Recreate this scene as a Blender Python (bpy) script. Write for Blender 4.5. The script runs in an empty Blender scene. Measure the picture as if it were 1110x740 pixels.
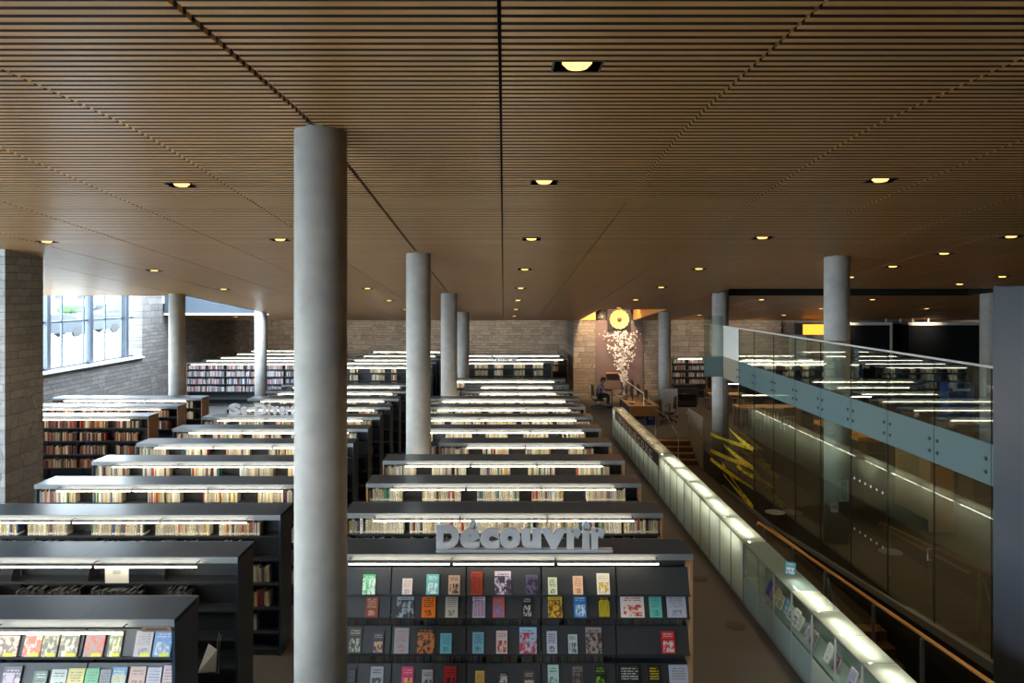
import bpy, math, random
from mathutils import Vector, Matrix
random.seed(7)
R = random.Random(11)
C = bpy.context.scene.collection
F, VX, VY, CAM = 800.0, 546.0, 320.0, 4.95          # focal length in px, vanishing point, eye height

def W(px, py, Y):                                     # a pixel at depth Y -> a point
    return ((px-VX)/F*Y, Y, CAM-(py-VY)/F*Y)
def XP(px, Y): return (px-VX)/F*Y
def ordinal(n):
    return {1:'first',2:'second',3:'third',4:'fourth',5:'fifth',6:'sixth',7:'seventh',8:'eighth',9:'ninth',10:'tenth',
            11:'eleventh',12:'twelfth'}.get(n) or '%d%s' % (n, {1:'st',2:'nd',3:'rd'}.get(n % 10 if n % 100 not in (11,12,13) else 0, 'th'))
def lin(c):
    return tuple((v/12.92 if v <= .04045 else ((v+.055)/1.055)**2.4) for v in [x/255 for x in c])

# ------------------------------------------------------------------ materials
class N:
    def __init__(s, name):
        s.m = bpy.data.materials.new(name); s.m.use_nodes = True
        s.t = s.m.node_tree; s.t.nodes.clear()
        s.out = s.n('ShaderNodeOutputMaterial')
    def n(s, typ, **kw):
        nd = s.t.nodes.new(typ)
        for k, v in kw.items():
            if k.startswith('_'): setattr(nd, k[1:], v)
            else: nd.inputs[k.replace('__', ' ')].default_value = v
        return nd
    def l(s, a, b): s.t.links.new(a, b)
    def surf(s, sock): s.l(sock, s.out.inputs['Surface']); return s.m
def c4(c): return (c[0], c[1], c[2], 1)
def plain(name, col, rough=.5, metal=0, noise=.0, scale=20, bump=0):
    a = N(name); b = a.n('ShaderNodeBsdfPrincipled', Roughness=rough, Metallic=metal)
    if noise:
        tc = a.n('ShaderNodeTexCoord'); nz = a.n('ShaderNodeTexNoise', Scale=scale, Detail=5)
        a.l(tc.outputs['Object'], nz.inputs['Vector'])
        mr = a.n('ShaderNodeMapRange'); mr.inputs['To Min'].default_value = 1-noise; mr.inputs['To Max'].default_value = 1+noise
        a.l(nz.outputs['Fac'], mr.inputs['Value'])
        vm = a.n('ShaderNodeVectorMath', _operation='SCALE'); vm.inputs[0].default_value = col
        a.l(mr.outputs[0], vm.inputs['Scale']); a.l(vm.outputs[0], b.inputs['Base Color'])
        if bump:
            bp = a.n('ShaderNodeBump', Strength=bump, Distance=.01); a.l(nz.outputs['Fac'], bp.inputs['Height']); a.l(bp.outputs[0], b.inputs['Normal'])
    else:
        b.inputs['Base Color'].default_value = c4(col)
    return a.surf(b.outputs[0])
def emit(name, col, st):
    a = N(name); e = a.n('ShaderNodeEmission', Color=c4(col), Strength=st); return a.surf(e.outputs[0])
def glass(name, tint, f0=.06, rough=0.0, gain=.94):
    a = N(name)
    g = a.n('ShaderNodeNewGeometry'); d = a.n('ShaderNodeVectorMath', _operation='DOT_PRODUCT')
    a.l(g.outputs['Normal'], d.inputs[0]); a.l(g.outputs['Incoming'], d.inputs[1])
    ab = a.n('ShaderNodeMath', _operation='ABSOLUTE'); a.l(d.outputs['Value'], ab.inputs[0])
    om = a.n('ShaderNodeMath', _operation='SUBTRACT'); om.inputs[0].default_value = 1; a.l(ab.outputs[0], om.inputs[1])
    pw = a.n('ShaderNodeMath', _operation='POWER'); a.l(om.outputs[0], pw.inputs[0]); pw.inputs[1].default_value = 5
    ma = a.n('ShaderNodeMath', _operation='MULTIPLY_ADD', _use_clamp=True); a.l(pw.outputs[0], ma.inputs[0]); ma.inputs[1].default_value = gain; ma.inputs[2].default_value = f0
    t = a.n('ShaderNodeBsdfTransparent', Color=c4(tint)); gl = a.n('ShaderNodeBsdfGlossy', Roughness=rough, Color=(.95, 1, .97, 1))
    mx = a.n('ShaderNodeMixShader'); a.l(ma.outputs[0], mx.inputs[0]); a.l(t.outputs[0], mx.inputs[1]); a.l(gl.outputs[0], mx.inputs[2])
    return a.surf(mx.outputs[0])
def frosted(name, col, trans=.7, clear=0.0, gloss=.08, pattern=0):
    a = N(name)
    tr = a.n('ShaderNodeBsdfTranslucent', Color=c4(col)); df = a.n('ShaderNodeBsdfDiffuse', Color=c4(col))
    if pattern:
        tc = a.n('ShaderNodeTexCoord'); nz = a.n('ShaderNodeTexNoise', Scale=pattern, Detail=4); a.l(tc.outputs['Object'], nz.inputs['Vector'])
        cr = a.n('ShaderNodeMapRange'); cr.inputs['To Min'].default_value = .35; cr.inputs['To Max'].default_value = 1.4; a.l(nz.outputs['Fac'], cr.inputs[0])
        vm = a.n('ShaderNodeVectorMath', _operation='SCALE'); vm.inputs[0].default_value = col; a.l(cr.outputs[0], vm.inputs['Scale'])
        a.l(vm.outputs[0], tr.inputs[0]); a.l(vm.outputs[0], df.inputs[0])
    m1 = a.n('ShaderNodeMixShader', Fac=trans); a.l(df.outputs[0], m1.inputs[1]); a.l(tr.outputs[0], m1.inputs[2])
    gl = a.n('ShaderNodeBsdfGlossy', Roughness=.15, Color=(1, 1, 1, 1))
    m2 = a.n('ShaderNodeMixShader', Fac=gloss); a.l(m1.outputs[0], m2.inputs[1]); a.l(gl.outputs[0], m2.inputs[2])
    tp = a.n('ShaderNodeBsdfTransparent', Color=c4(col))
    m3 = a.n('ShaderNodeMixShader', Fac=clear); a.l(m2.outputs[0], m3.inputs[1]); a.l(tp.outputs[0], m3.inputs[2])
    return a.surf(m3.outputs[0])
def stone(name, axis, c1, c2, mortar):
    a = N(name); tc = a.n('ShaderNodeTexCoord'); sp = a.n('ShaderNodeSeparateXYZ'); cb = a.n('ShaderNodeCombineXYZ')
    a.l(tc.outputs['Object'], sp.inputs[0])
    if axis == 'both':
        ad = a.n('ShaderNodeMath', _operation='ADD'); a.l(sp.outputs['X'], ad.inputs[0]); a.l(sp.outputs['Y'], ad.inputs[1]); a.l(ad.outputs[0], cb.inputs['X'])
    else: a.l(sp.outputs[axis], cb.inputs['X'])
    a.l(sp.outputs['Z'], cb.inputs['Y'])
    nz0 = a.n('ShaderNodeTexNoise', Scale=1.7, Detail=2); a.l(cb.outputs[0], nz0.inputs['Vector'])
    dv = a.n('ShaderNodeVectorMath', _operation='MULTIPLY'); a.l(nz0.outputs['Color'], dv.inputs[0]); dv.inputs[1].default_value = (.5, .03, 0)
    cb0 = cb; cb = a.n('ShaderNodeVectorMath', _operation='ADD'); a.l(cb0.outputs[0], cb.inputs[0]); a.l(dv.outputs[0], cb.inputs[1])
    def brick(bw, rh, off, sq):
        br = a.n('ShaderNodeTexBrick', _offset=off, _squash=sq, _squash_frequency=3)
        br.inputs['Color1'].default_value = c4(c1); br.inputs['Color2'].default_value = c4(c2); br.inputs['Mortar'].default_value = c4(mortar)
        br.inputs['Scale'].default_value = 1; br.inputs['Mortar Size'].default_value = .008; br.inputs['Brick Width'].default_value = bw; br.inputs['Row Height'].default_value = rh
        br.inputs['Bias'].default_value = -.1; a.l(cb.outputs[0], br.inputs['Vector']); return br
    b1 = brick(.46, .15, .37, 1.7); b2 = brick(.66, .27, .61, .6)
    vo = a.n('ShaderNodeTexVoronoi', Scale=.55); a.l(cb.outputs[0], vo.inputs['Vector'])
    sel = a.n('ShaderNodeSeparateColor'); a.l(vo.outputs['Color'], sel.inputs[0])
    gt = a.n('ShaderNodeMath', _operation='GREATER_THAN'); a.l(sel.outputs[0], gt.inputs[0]); gt.inputs[1].default_value = .62
    mx = a.n('ShaderNodeMix', _data_type='RGBA'); a.l(gt.outputs[0], mx.inputs[0]); a.l(b1.outputs['Color'], mx.inputs[6]); a.l(b2.outputs['Color'], mx.inputs[7])
    nz = a.n('ShaderNodeTexNoise', Scale=7, Detail=6, Roughness=.7); a.l(cb.outputs[0], nz.inputs['Vector'])
    mr = a.n('ShaderNodeMapRange'); mr.inputs['To Min'].default_value = .55; mr.inputs['To Max'].default_value = 1.45; a.l(nz.outputs['Fac'], mr.inputs[0])
    vm = a.n('ShaderNodeVectorMath', _operation='SCALE'); a.l(mx.outputs[2], vm.inputs[0]); a.l(mr.outputs[0], vm.inputs['Scale'])
    b = a.n('ShaderNodeBsdfPrincipled', Roughness=.9); a.l(vm.outputs[0], b.inputs['Base Color'])
    hm = a.n('ShaderNodeMix', _data_type='FLOAT'); a.l(gt.outputs[0], hm.inputs[0]); a.l(b1.outputs['Fac'], hm.inputs[2]); a.l(b2.outputs['Fac'], hm.inputs[3])
    sb = a.n('ShaderNodeMath', _operation='SUBTRACT'); a.l(nz.outputs['Fac'], sb.inputs[0]); a.l(hm.outputs[0], sb.inputs[1])
    bp = a.n('ShaderNodeBump', Strength=.9, Distance=.03); a.l(sb.outputs[0], bp.inputs['Height']); a.l(bp.outputs[0], b.inputs['Normal'])
    return a.surf(b.outputs[0])
def woodmat(name, col, axis='X', rough=.45, var=.35, slat=0):
    a = N(name); tc = a.n('ShaderNodeTexCoord'); mp = a.n('ShaderNodeMapping')
    s = [9, 9, 9]; s['XYZ'.index(axis)] = .5; mp.inputs['Scale'].default_value = s
    a.l(tc.outputs['Object'], mp.inputs[0]); nz = a.n('ShaderNodeTexNoise', Scale=2.2, Detail=5, Roughness=.6); a.l(mp.outputs[0], nz.inputs['Vector'])
    mr = a.n('ShaderNodeMapRange'); mr.inputs['To Min'].default_value = 1-var; mr.inputs['To Max'].default_value = 1+var; a.l(nz.outputs['Fac'], mr.inputs[0])
    vm = a.n('ShaderNodeVectorMath', _operation='SCALE'); vm.inputs[0].default_value = col; a.l(mr.outputs[0], vm.inputs['Scale'])
    b = a.n('ShaderNodeBsdfPrincipled', Roughness=rough); a.l(vm.outputs[0], b.inputs['Base Color'])
    return a.surf(b.outputs[0])
def bookmat(name, stuff):
    a = N(name); b = a.n('ShaderNodeBsdfPrincipled', Roughness=.55)
    if stuff:
        v = a.n('ShaderNodeVertexColor', _layer_name='Col'); a.l(v.outputs['Color'], b.inputs['Base Color'])
    else:                                             # spine with a printed title band and a call-number label
        oi = a.n('ShaderNodeObjectInfo'); tc = a.n('ShaderNodeTexCoord'); sp = a.n('ShaderNodeSeparateXYZ'); a.l(tc.outputs['Generated'], sp.inputs[0])
        def band(lo, hi, sock):
            g = a.n('ShaderNodeMath', _operation='GREATER_THAN'); a.l(sock, g.inputs[0]); g.inputs[1].default_value = lo
            k = a.n('ShaderNodeMath', _operation='LESS_THAN'); a.l(sock, k.inputs[0]); k.inputs[1].default_value = hi
            m = a.n('ShaderNodeMath', _operation='MULTIPLY'); a.l(g.outputs[0], m.inputs[0]); a.l(k.outputs[0], m.inputs[1]); return m.outputs[0]
        nz = a.n('ShaderNodeTexNoise', Scale=38, Detail=1); cb = a.n('ShaderNodeCombineXYZ'); a.l(sp.outputs['Z'], cb.inputs['X']); a.l(oi.outputs['Random'], cb.inputs['Y']); a.l(cb.outputs[0], nz.inputs['Vector'])
        gt = a.n('ShaderNodeMath', _operation='GREATER_THAN'); a.l(nz.outputs['Fac'], gt.inputs[0]); gt.inputs[1].default_value = .52
        m1 = a.n('ShaderNodeMath', _operation='MULTIPLY'); a.l(gt.outputs[0], m1.inputs[0]); a.l(band(.35, .88, sp.outputs['Z']), m1.inputs[1])
        m2 = a.n('ShaderNodeMath', _operation='MULTIPLY'); a.l(m1.outputs[0], m2.inputs[0]); a.l(band(.25, .75, sp.outputs['X']), m2.inputs[1])
        x1 = a.n('ShaderNodeMix', _data_type='RGBA'); a.l(m2.outputs[0], x1.inputs[0]); a.l(oi.outputs['Color'], x1.inputs[6]); x1.inputs[7].default_value = (.10, .08, .07, 1)
        x2 = a.n('ShaderNodeMix', _data_type='RGBA'); a.l(band(.06, .2, sp.outputs['Z']), x2.inputs[0]); a.l(x1.outputs[2], x2.inputs[6]); x2.inputs[7].default_value = (.72, .7, .62, 1)
        a.l(x2.outputs[2], b.inputs['Base Color'])
    return a.surf(b.outputs[0])
def covermat(name, kind):                             # printed front covers: object colour ground, accent picture, title lines
    a = N(name); oi = a.n('ShaderNodeObjectInfo'); tc = a.n('ShaderNodeTexCoord'); sp = a.n('ShaderNodeSeparateXYZ'); a.l(tc.outputs['Generated'], sp.inputs[0])
    b = a.n('ShaderNodeBsdfPrincipled', Roughness=.35)
    at = a.n('ShaderNodeAttribute', _attribute_name='accent', _attribute_type='OBJECT')
    cb = a.n('ShaderNodeCombineXYZ'); a.l(sp.outputs['X'], cb.inputs['X']); a.l(sp.outputs['Z'], cb.inputs['Y']); a.l(oi.outputs['Random'], cb.inputs['Z'])
    def rng(sock, lo, hi):
        g = a.n('ShaderNodeMath', _operation='GREATER_THAN'); a.l(sock, g.inputs[0]); g.inputs[1].default_value = lo
        k = a.n('ShaderNodeMath', _operation='LESS_THAN'); a.l(sock, k.inputs[0]); k.inputs[1].default_value = hi
        m = a.n('ShaderNodeMath', _operation='MULTIPLY'); a.l(g.outputs[0], m.inputs[0]); a.l(k.outputs[0], m.inputs[1]); return m.outputs[0]
    def mul(p, q):
        m = a.n('ShaderNodeMath', _operation='MULTIPLY'); a.l(p, m.inputs[0]); a.l(q, m.inputs[1]); return m.outputs[0]
    if kind == 'picture': zr, xr, sc = (.08, .58), (.12, .9), 5
    elif kind == 'full': zr, xr, sc = (0, .8), (0, 1), 4
    elif kind == 'stripes': zr, xr, sc = (.05, .75), (0, 1), 9
    else: zr, xr, sc = (.1, .35), (.25, .75), 8
    if kind == 'stripes':
        tx = a.n('ShaderNodeTexWave', Scale=3.2, Distortion=3); a.l(cb.outputs[0], tx.inputs['Vector']); f = tx.outputs['Fac']
    else:
        tx = a.n('ShaderNodeTexNoise', Scale=sc, Detail=3, Roughness=.7); a.l(cb.outputs[0], tx.inputs['Vector']); f = tx.outputs['Fac']
    st = a.n('ShaderNodeMapRange'); st.inputs['From Min'].default_value = .44; st.inputs['From Max'].default_value = .53; a.l(f, st.inputs[0])
    pic = mul(st.outputs[0], mul(rng(sp.outputs['Z'], *zr), rng(sp.outputs['X'], *xr)))
    x1 = a.n('ShaderNodeMix', _data_type='RGBA'); a.l(pic, x1.inputs[0]); a.l(oi.outputs['Color'], x1.inputs[6]); a.l(at.outputs['Color'], x1.inputs[7])
    wv = a.n('ShaderNodeMath', _operation='FRACT'); mm = a.n('ShaderNodeMath', _operation='MULTIPLY'); a.l(sp.outputs['Z'], mm.inputs[0]); mm.inputs[1].default_value = 11; a.l(mm.outputs[0], wv.inputs[0])
    ln = rng(wv.outputs[0], .3, .78)
    nl = a.n('ShaderNodeTexNoise', Scale=17, Detail=0); a.l(cb.outputs[0], nl.inputs['Vector'])
    tl = mul(mul(ln, rng(nl.outputs['Fac'], .42, 1)), mul(rng(sp.outputs['Z'], .7 if kind != 'text' else .45, .94), rng(sp.outputs['X'], .14, .86)))
    x2 = a.n('ShaderNodeMix', _data_type='RGBA'); a.l(tl, x2.inputs[0]); a.l(x1.outputs[2], x2.inputs[6]); a.l(at.outputs['Color'], x2.inputs[7])
    a.l(x2.outputs[2], b.inputs['Base Color'])
    return a.surf(b.outputs[0])

M = {}
M['slat'] = woodmat('ceiling_slat_wood', (.72, .37, .115), 'X', .38, .4)
_a = N('black_felt'); M['felt'] = _a.surf(_a.n('ShaderNodeBsdfDiffuse', Color=(.0015, .0013, .001, 1)).outputs[0])
M['slatshade'] = plain('slat_gap_shade', (.055, .028, .012), .7)  # slat sides: shade of the gaps put into the colour
M['black'] = plain('matt_black', (.006, .006, .006), .8)
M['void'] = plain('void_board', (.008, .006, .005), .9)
M['concrete'] = plain('cast_concrete', (.385, .375, .35), .75, 0, .28, 5, .2)
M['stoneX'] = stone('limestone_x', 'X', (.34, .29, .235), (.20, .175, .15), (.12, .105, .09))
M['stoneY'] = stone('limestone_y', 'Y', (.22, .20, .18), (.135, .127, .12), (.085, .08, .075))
M['stoneB'] = stone('limestone_pier', 'both', (.36, .365, .36), (.26, .265, .265), (.19, .19, .19))
M['carpet'] = plain('carpet', (.070, .066, .060), .95, 0, .35, 60, .3)
M['carpet2'] = plain('dark_carpet', (.045, .035, .024), .9, 0, .35, 30, .2)
M['steel'] = plain('slate_steel', (.021, .041, .068), .28, .1, .12, 3)
M['steelin'] = plain('slate_shelf', (.032, .036, .041), .45, .1, .1, 3)
M['alu'] = plain('pale_lip', (.20, .22, .235), .4, .3)
M['lightalu'] = plain('bar_housing', (.45, .45, .44), .35, .4)
M['endwood'] = woodmat('end_panel_wood', (.30, .165, .075), 'Z', .45, .3)
M['deskwood'] = woodmat('desk_wood', (.42, .24, .105), 'X', .4, .2)
M['darkwood'] = woodmat('stair_wood', (.15, .075, .03), 'X', .45, .3)
M['railwood'] = woodmat('rail_wood', (.52, .25, .07), 'Y', .35, .25)
M['tube'] = emit('shelf_tube', (1, .86, .62), 12)
M['cabtube'] = emit('cabinet_tube', (1, .95, .76), 12)
M['can'] = emit('downlight', (1, .55, .15), 1.5)
M['orange'] = emit('orange_lightbox', (1, .30, .03), 1.4)
M['glass'] = glass('clear_glass', (.86, .90, .85), .08)
M['dglass'] = glass('display_glass', (.93, .96, .95), .05)
M['wglass'] = glass('window_glass', (.93, .97, .98), .04)
M['band'] = frosted('frosted_band', (.27, .39, .40), .35, .48, .09)
M['bandbeige'] = frosted('frosted_beige', (.36, .33, .27), .2, .15, .05)
M['frost'] = frosted('frosted_panel', (.78, .84, .75), .74, 0, .05)
M['frostteal'] = frosted('frosted_teal', (.42, .56, .54), .55, .12, .08)
M['brownfilm'] = frosted('brown_film', (.40, .35, .26), .5, 0, .06, 9)
M['darkfilm'] = plain('dark_letter_band', (.06, .045, .03), .5)
M['letter'] = plain('sign_grey', (.42, .46, .52), .45, .1, .06, 8)
M['white'] = plain('white_satin', (.72, .72, .70), .4)
M['offwhite'] = plain('off_white_card', (.62, .58, .48), .6)
M['darkgrey'] = plain('dark_grey_plastic', (.03, .031, .034), .5)
M['panelgrey'] = plain('slate_painted_panel', (.055, .062, .080), .35, .2, .08, 5)
M['metal'] = plain('brushed_metal', (.45, .45, .44), .3, .9)
M['frameblue'] = plain('window_frame', (.065, .08, .10), .4, .2)
M['mauve'] = plain('mauve_panel', (.17, .125, .125), .6, 0, .15, 3)
M['gold'] = plain('gold_leaf', (.85, .66, .26), .45, .4, .4, 30)
M['flake'] = plain('white_flake', (.85, .82, .78), .5)
M['bluebin'] = plain('blue_plastic', (.01, .05, .22), .4)
M['blackglass'] = plain('black_glazing', (.006, .007, .009), .08)
M['yellow'] = None
M['wellblue'] = plain('well_paint', (.03, .045, .06), .6)
M['asphalt'] = plain('pale_asphalt', (.60, .60, .58), .9, 0, .1, 2)
M['leaf'] = plain('hedge_leaf', (.035, .07, .02), .8, 0, .5, 6)
M['tyre'] = plain('tyre', (.02, .02, .02), .8)
M['carglass'] = plain('car_glass', (.012, .015, .02), .5)
M['skin'] = plain('skin', (.42, .22, .14), .5)
M['hair'] = plain('black_hair', (.012, .01, .009), .6)
M['shirt'] = plain('grey_shirt', (.20, .21, .23), .8)
M['trouser'] = plain('dark_trousers', (.03, .033, .045), .8)
M['paper'] = plain('paper', (.75, .72, .66), .7)
M['screen'] = plain('dark_screen', (.01, .011, .014), .15)
M['book'] = bookmat('book_spine', False)
M['books'] = bookmat('shelved_spines', True)
M['acrylic'] = glass('acrylic', (.95, .97, .98), .06)
for k in ('picture', 'full', 'stripes', 'text'): M['cover_'+k] = covermat('cover_'+k, k)
def tape():
    a = N('caution_tape'); tc = a.n('ShaderNodeTexCoord'); sp = a.n('ShaderNodeSeparateXYZ'); a.l(tc.outputs['Object'], sp.inputs[0])
    nz = a.n('ShaderNodeTexNoise', Scale=16, Detail=1); a.l(tc.outputs['Object'], nz.inputs['Vector'])
    gt = a.n('ShaderNodeMath', _operation='GREATER_THAN'); a.l(nz.outputs['Fac'], gt.inputs[0]); gt.inputs[1].default_value = .60
    x = a.n('ShaderNodeMix', _data_type='RGBA'); a.l(gt.outputs[0], x.inputs[0]); x.inputs[6].default_value = (.80, .66, .03, 1); x.inputs[7].default_value = (.03, .03, .01, 1)
    b = a.n('ShaderNodeBsdfPrincipled', Roughness=.35); a.l(x.outputs[2], b.inputs['Base Color']); return a.surf(b.outputs[0])
M['yellow'] = tape()

# ------------------------------------------------------------------ mesh helpers
class MB:
    def __init__(s): s.v, s.f, s.mi, s.sm = [], [], [], []
    def add(s, vs, fs, mi=0, smooth=False):
        b = len(s.v); s.v += [tuple(p) for p in vs]
        for f in fs: s.f.append(tuple(b+i for i in f)); s.mi.append(mi); s.sm.append(smooth)
        return s
    def box(s, x0, x1, y0, y1, z0, z1, mi=0):
        return s.add([(x0,y0,z0),(x1,y0,z0),(x1,y1,z0),(x0,y1,z0),(x0,y0,z1),(x1,y0,z1),(x1,y1,z1),(x0,y1,z1)],
                     [(0,3,2,1),(4,5,6,7),(0,1,5,4),(1,2,6,5),(2,3,7,6),(3,0,4,7)], mi)
    def bevbox(s, x0, x1, y0, y1, z0, z1, r=.01, mi=0):          # box with chamfered vertical edges and top
        o = [(x0+r,y0),(x1-r,y0),(x1,y0+r),(x1,y1-r),(x1-r,y1),(x0+r,y1),(x0,y1-r),(x0,y0+r)]
        q = []
        cx, cy = (x0+x1)/2, (y0+y1)/2
        for z, k in ((z0, 0), (z1-r, 0), (z1, r)):
            q += [(x+(k if x < cx else -k), y+(k if y < cy else -k), z) for x, y in o]
        fs = [tuple(range(7, -1, -1)), tuple(range(16, 24))]
        for j in (0, 8):
            for i in range(8): fs.append((j+i, j+(i+1)%8, j+8+(i+1)%8, j+8+i))
        return s.add(q, fs, mi)
    def prism(s, poly, axis, a, b, mi=0):             # polygon (u,v) extruded along an axis
        def P(u, v, w): return {'x': (w,u,v), 'y': (u,w,v), 'z': (u,v,w)}[axis]
        n = len(poly); vs = [P(u,v,a) for u,v in poly]+[P(u,v,b) for u,v in poly]
        fs = [tuple(range(n)), tuple(range(2*n-1, n-1, -1))]+[(i, n+i, n+(i+1)%n, (i+1)%n) for i in range(n)]
        return s.add(vs, fs, mi)
    def tube(s, pts, r, n=8, mi=0, rs=None):
        pts = [Vector(p) for p in pts]; vs, fs = [], []
        for i, p in enumerate(pts):
            t = (pts[min(i+1, len(pts)-1)]-pts[max(i-1, 0)]).normalized()
            u = t.cross(Vector((0,0,1)));  u = t.cross(Vector((1,0,0))) if u.length < .05 else u
            u.normalize(); w = t.cross(u); rr = rs[i] if rs else r
            vs += [p+(u*math.cos(6.28318*k/n)+w*math.sin(6.28318*k/n))*rr for k in range(n)]
        for i in range(len(pts)-1):
            for k in range(n): fs.append((i*n+k, i*n+(k+1)%n, (i+1)*n+(k+1)%n, (i+1)*n+k))
        b = len(s.v); s.add(vs, fs, mi, n > 6)
        s.f += [tuple(b+k for k in range(n)), tuple(b+(len(pts)-1)*n+k for k in range(n-1,-1,-1))]; s.mi += [mi, mi]; s.sm += [False, False]
        return s
    def lathe(s, prof, cx=0, cy=0, n=24, mi=0):       # (r, z) profile about a vertical axis
        vs, fs = [], []
        for r, z in prof: vs += [(cx+r*math.cos(6.28318*k/n), cy+r*math.sin(6.28318*k/n), z) for k in range(n)]
        for i in range(len(prof)-1):
            for k in range(n): fs.append((i*n+k, i*n+(k+1)%n, (i+1)*n+(k+1)%n, (i+1)*n+k))
        b = len(s.v); s.add(vs, fs, mi, True)
        m = (len(prof)-1)*n
        s.f += [tuple(b+k for k in range(n-1,-1,-1)), tuple(b+m+k for k in range(n))]; s.mi += [mi, mi]; s.sm += [False, False]
        return s
    def ball(s, c, rx, ry, rz, n=12, m=8, mi=0, jit=0):
        vs, fs = [], []
        for j in range(m+1):
            th = math.pi*j/m
            for k in range(n):
                q = 1+(R.uniform(-jit, jit) if jit else 0)
                vs.append((c[0]+rx*q*math.sin(th)*math.cos(6.28318*k/n), c[1]+ry*q*math.sin(th)*math.sin(6.28318*k/n), c[2]+rz*q*math.cos(th)))
        for j in range(m):
            for k in range(n): fs.append((j*n+k, (j+1)*n+k, (j+1)*n+(k+1)%n, j*n+(k+1)%n))
        return s.add(vs, fs, mi, True)
    def mesh(s, name, mats):
        me = bpy.data.meshes.new(name); me.from_pydata(s.v, [], s.f)
        for m in (mats if isinstance(mats, (list, tuple)) else [mats]): me.materials.append(m)
        me.polygons.foreach_set('material_index', s.mi); me.polygons.foreach_set('use_smooth', s.sm); me.update()
        return me
    def build(s, name, mats, parent=None, loc=None, rot=None):
        return link(name, s.mesh(name, mats), parent, loc, rot)
def link(name, data, parent=None, loc=None, rot=None):
    o = bpy.data.objects.new(name, data); C.objects.link(o)
    if parent: o.parent = parent
    if loc: o.location = loc
    if rot: o.rotation_euler = rot
    return o
def tag(o, label, cat, group=None):
    o['label'] = label; o['category'] = cat
    if group: o['group'] = group
    return o
def thing(name, label, cat, loc=(0,0,0), rot=None, group=None):
    return tag(link(name, None, None, loc, rot), label, cat, group)
def struct(name, mb, mats, label=None):
    o = mb.build(name, mats); o['kind'] = 'structure'
    if label: o['label'] = label
    return o
def dup(root, loc, label, group=None, rot=None):
    r = root.copy(); C.objects.link(r); r.location = loc; r['label'] = label
    if group: r['group'] = group
    if rot: r.rotation_euler = rot
    for ch in list(root.children):
        c = ch.copy(); C.objects.link(c); c.parent = r
        for g in list(ch.children):
            d = g.copy(); C.objects.link(d); d.parent = c
    return r
def B(*a, **k): return MB().box(*a, **k)

# ------------------------------------------------------------------ setting
def hc(Y):                                            # underside of the slatted ceiling
    a, b = 6.395+.0125*Y, 7.112-.0935*Y
    z = (a+b-math.sqrt((a-b)**2+.006))/2
    return max(z, 3.727+.0015) if Y > 36.2 else z
XW0, XW1 = -14.5, 26.0
LIGHTS = []
for x, ys in ((-8.05, (4.9, 8.9, 13.0, 17.0, 21.2)), (-3.88, (4.8, 8.88, 12.8, 16.9, 21.0, 25.0, 29.0)), (.48, (4.83, 8.74, 12.74, 16.8, 20.9, 24.9, 28.9, 33.0)),
              (4.42, (4.8, 8.65, 12.6, 16.7, 20.7, 24.7, 28.3)), (8.6, (8.6, 12.5, 14.4, 16.3, 18.3, 24.6, 28.6, 32.4)), (12.3, (16.3, 18.2, 19.9, 24.6, 28.6, 32.4)), (16.4, (24.6, 28.6)),
              (-8.05, (33.6,)), (-12.2, (8.9, 13.0, 17.0, 33.6))):
    for y in ys: LIGHTS.append((x, y))
WELLS = [(XW0, -9.95, 23.2, 31.4), (3.7, 6.45, 29.0, 36.5), (6.45, 14.6, 21.1, 23.2)]
HOLES = [(x-.16, x+.16, y-.12, y+.12) for x, y in LIGHTS] + WELLS
JX = [-1.68+1.656*k for k in range(-8, 17)]; JX[0] = XW0
cm = MB(); Y = -5.0; P = .112
while Y < 42:
    y0, y1 = Y, Y+.066
    z0, z1 = hc(y0), hc(y1)
    hs = [h for h in HOLES if h[2] < y1 and h[3] > y0]
    for i in range(len(JX)-1):
        g = .022 if abs(JX[i]+1.68) < .1 else .011
        g2 = .022 if abs(JX[i+1]+1.68) < .1 else .011
        segs = [(JX[i]+g, JX[i+1]-g2)]
        for h in hs:
            ns = []
            for a, b in segs:
                if h[1] <= a or h[0] >= b: ns.append((a, b)); continue
                if h[0] > a: ns.append((a, h[0]))
                if h[1] < b: ns.append((h[1], b))
            segs = ns
        for a, b in segs:
            if b-a < .01: continue
            cm.add([(a,y0,z0),(b,y0,z0),(b,y1,z1),(a,y1,z1),(a,y0,z0+.06),(b,y0,z0+.06),(b,y1,z1+.06),(a,y1,z1+.06)],
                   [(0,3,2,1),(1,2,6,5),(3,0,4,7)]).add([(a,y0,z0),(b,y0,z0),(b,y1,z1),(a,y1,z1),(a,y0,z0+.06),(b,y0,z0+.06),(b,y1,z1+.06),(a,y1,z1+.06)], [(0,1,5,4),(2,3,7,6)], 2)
    Y += P
xs = sorted({XW0, XW1} | {w[0] for w in WELLS} | {w[1] for w in WELLS}); ys = sorted({-5.0, 3, 5, 6, 6.8, 7.6, 9, 12, 36.3, 42.0} | {w[2] for w in WELLS} | {w[3] for w in WELLS})
for i in range(len(xs)-1):
    for j in range(len(ys)-1):
        mx, my = (xs[i]+xs[i+1])/2, (ys[j]+ys[j+1])/2
        if any(w[0] < mx < w[1] and w[2] < my < w[3] for w in WELLS): continue
        za, zb = hc(ys[j])+.13, hc(ys[j+1])+.13
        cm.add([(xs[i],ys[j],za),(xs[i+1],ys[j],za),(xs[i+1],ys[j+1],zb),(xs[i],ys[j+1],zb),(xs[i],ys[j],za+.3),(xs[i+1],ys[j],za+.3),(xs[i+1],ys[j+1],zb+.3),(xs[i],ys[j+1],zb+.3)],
               [(0,3,2,1),(4,5,6,7),(0,1,5,4),(1,2,6,5),(2,3,7,6),(3,0,4,7)], 1)
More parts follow.
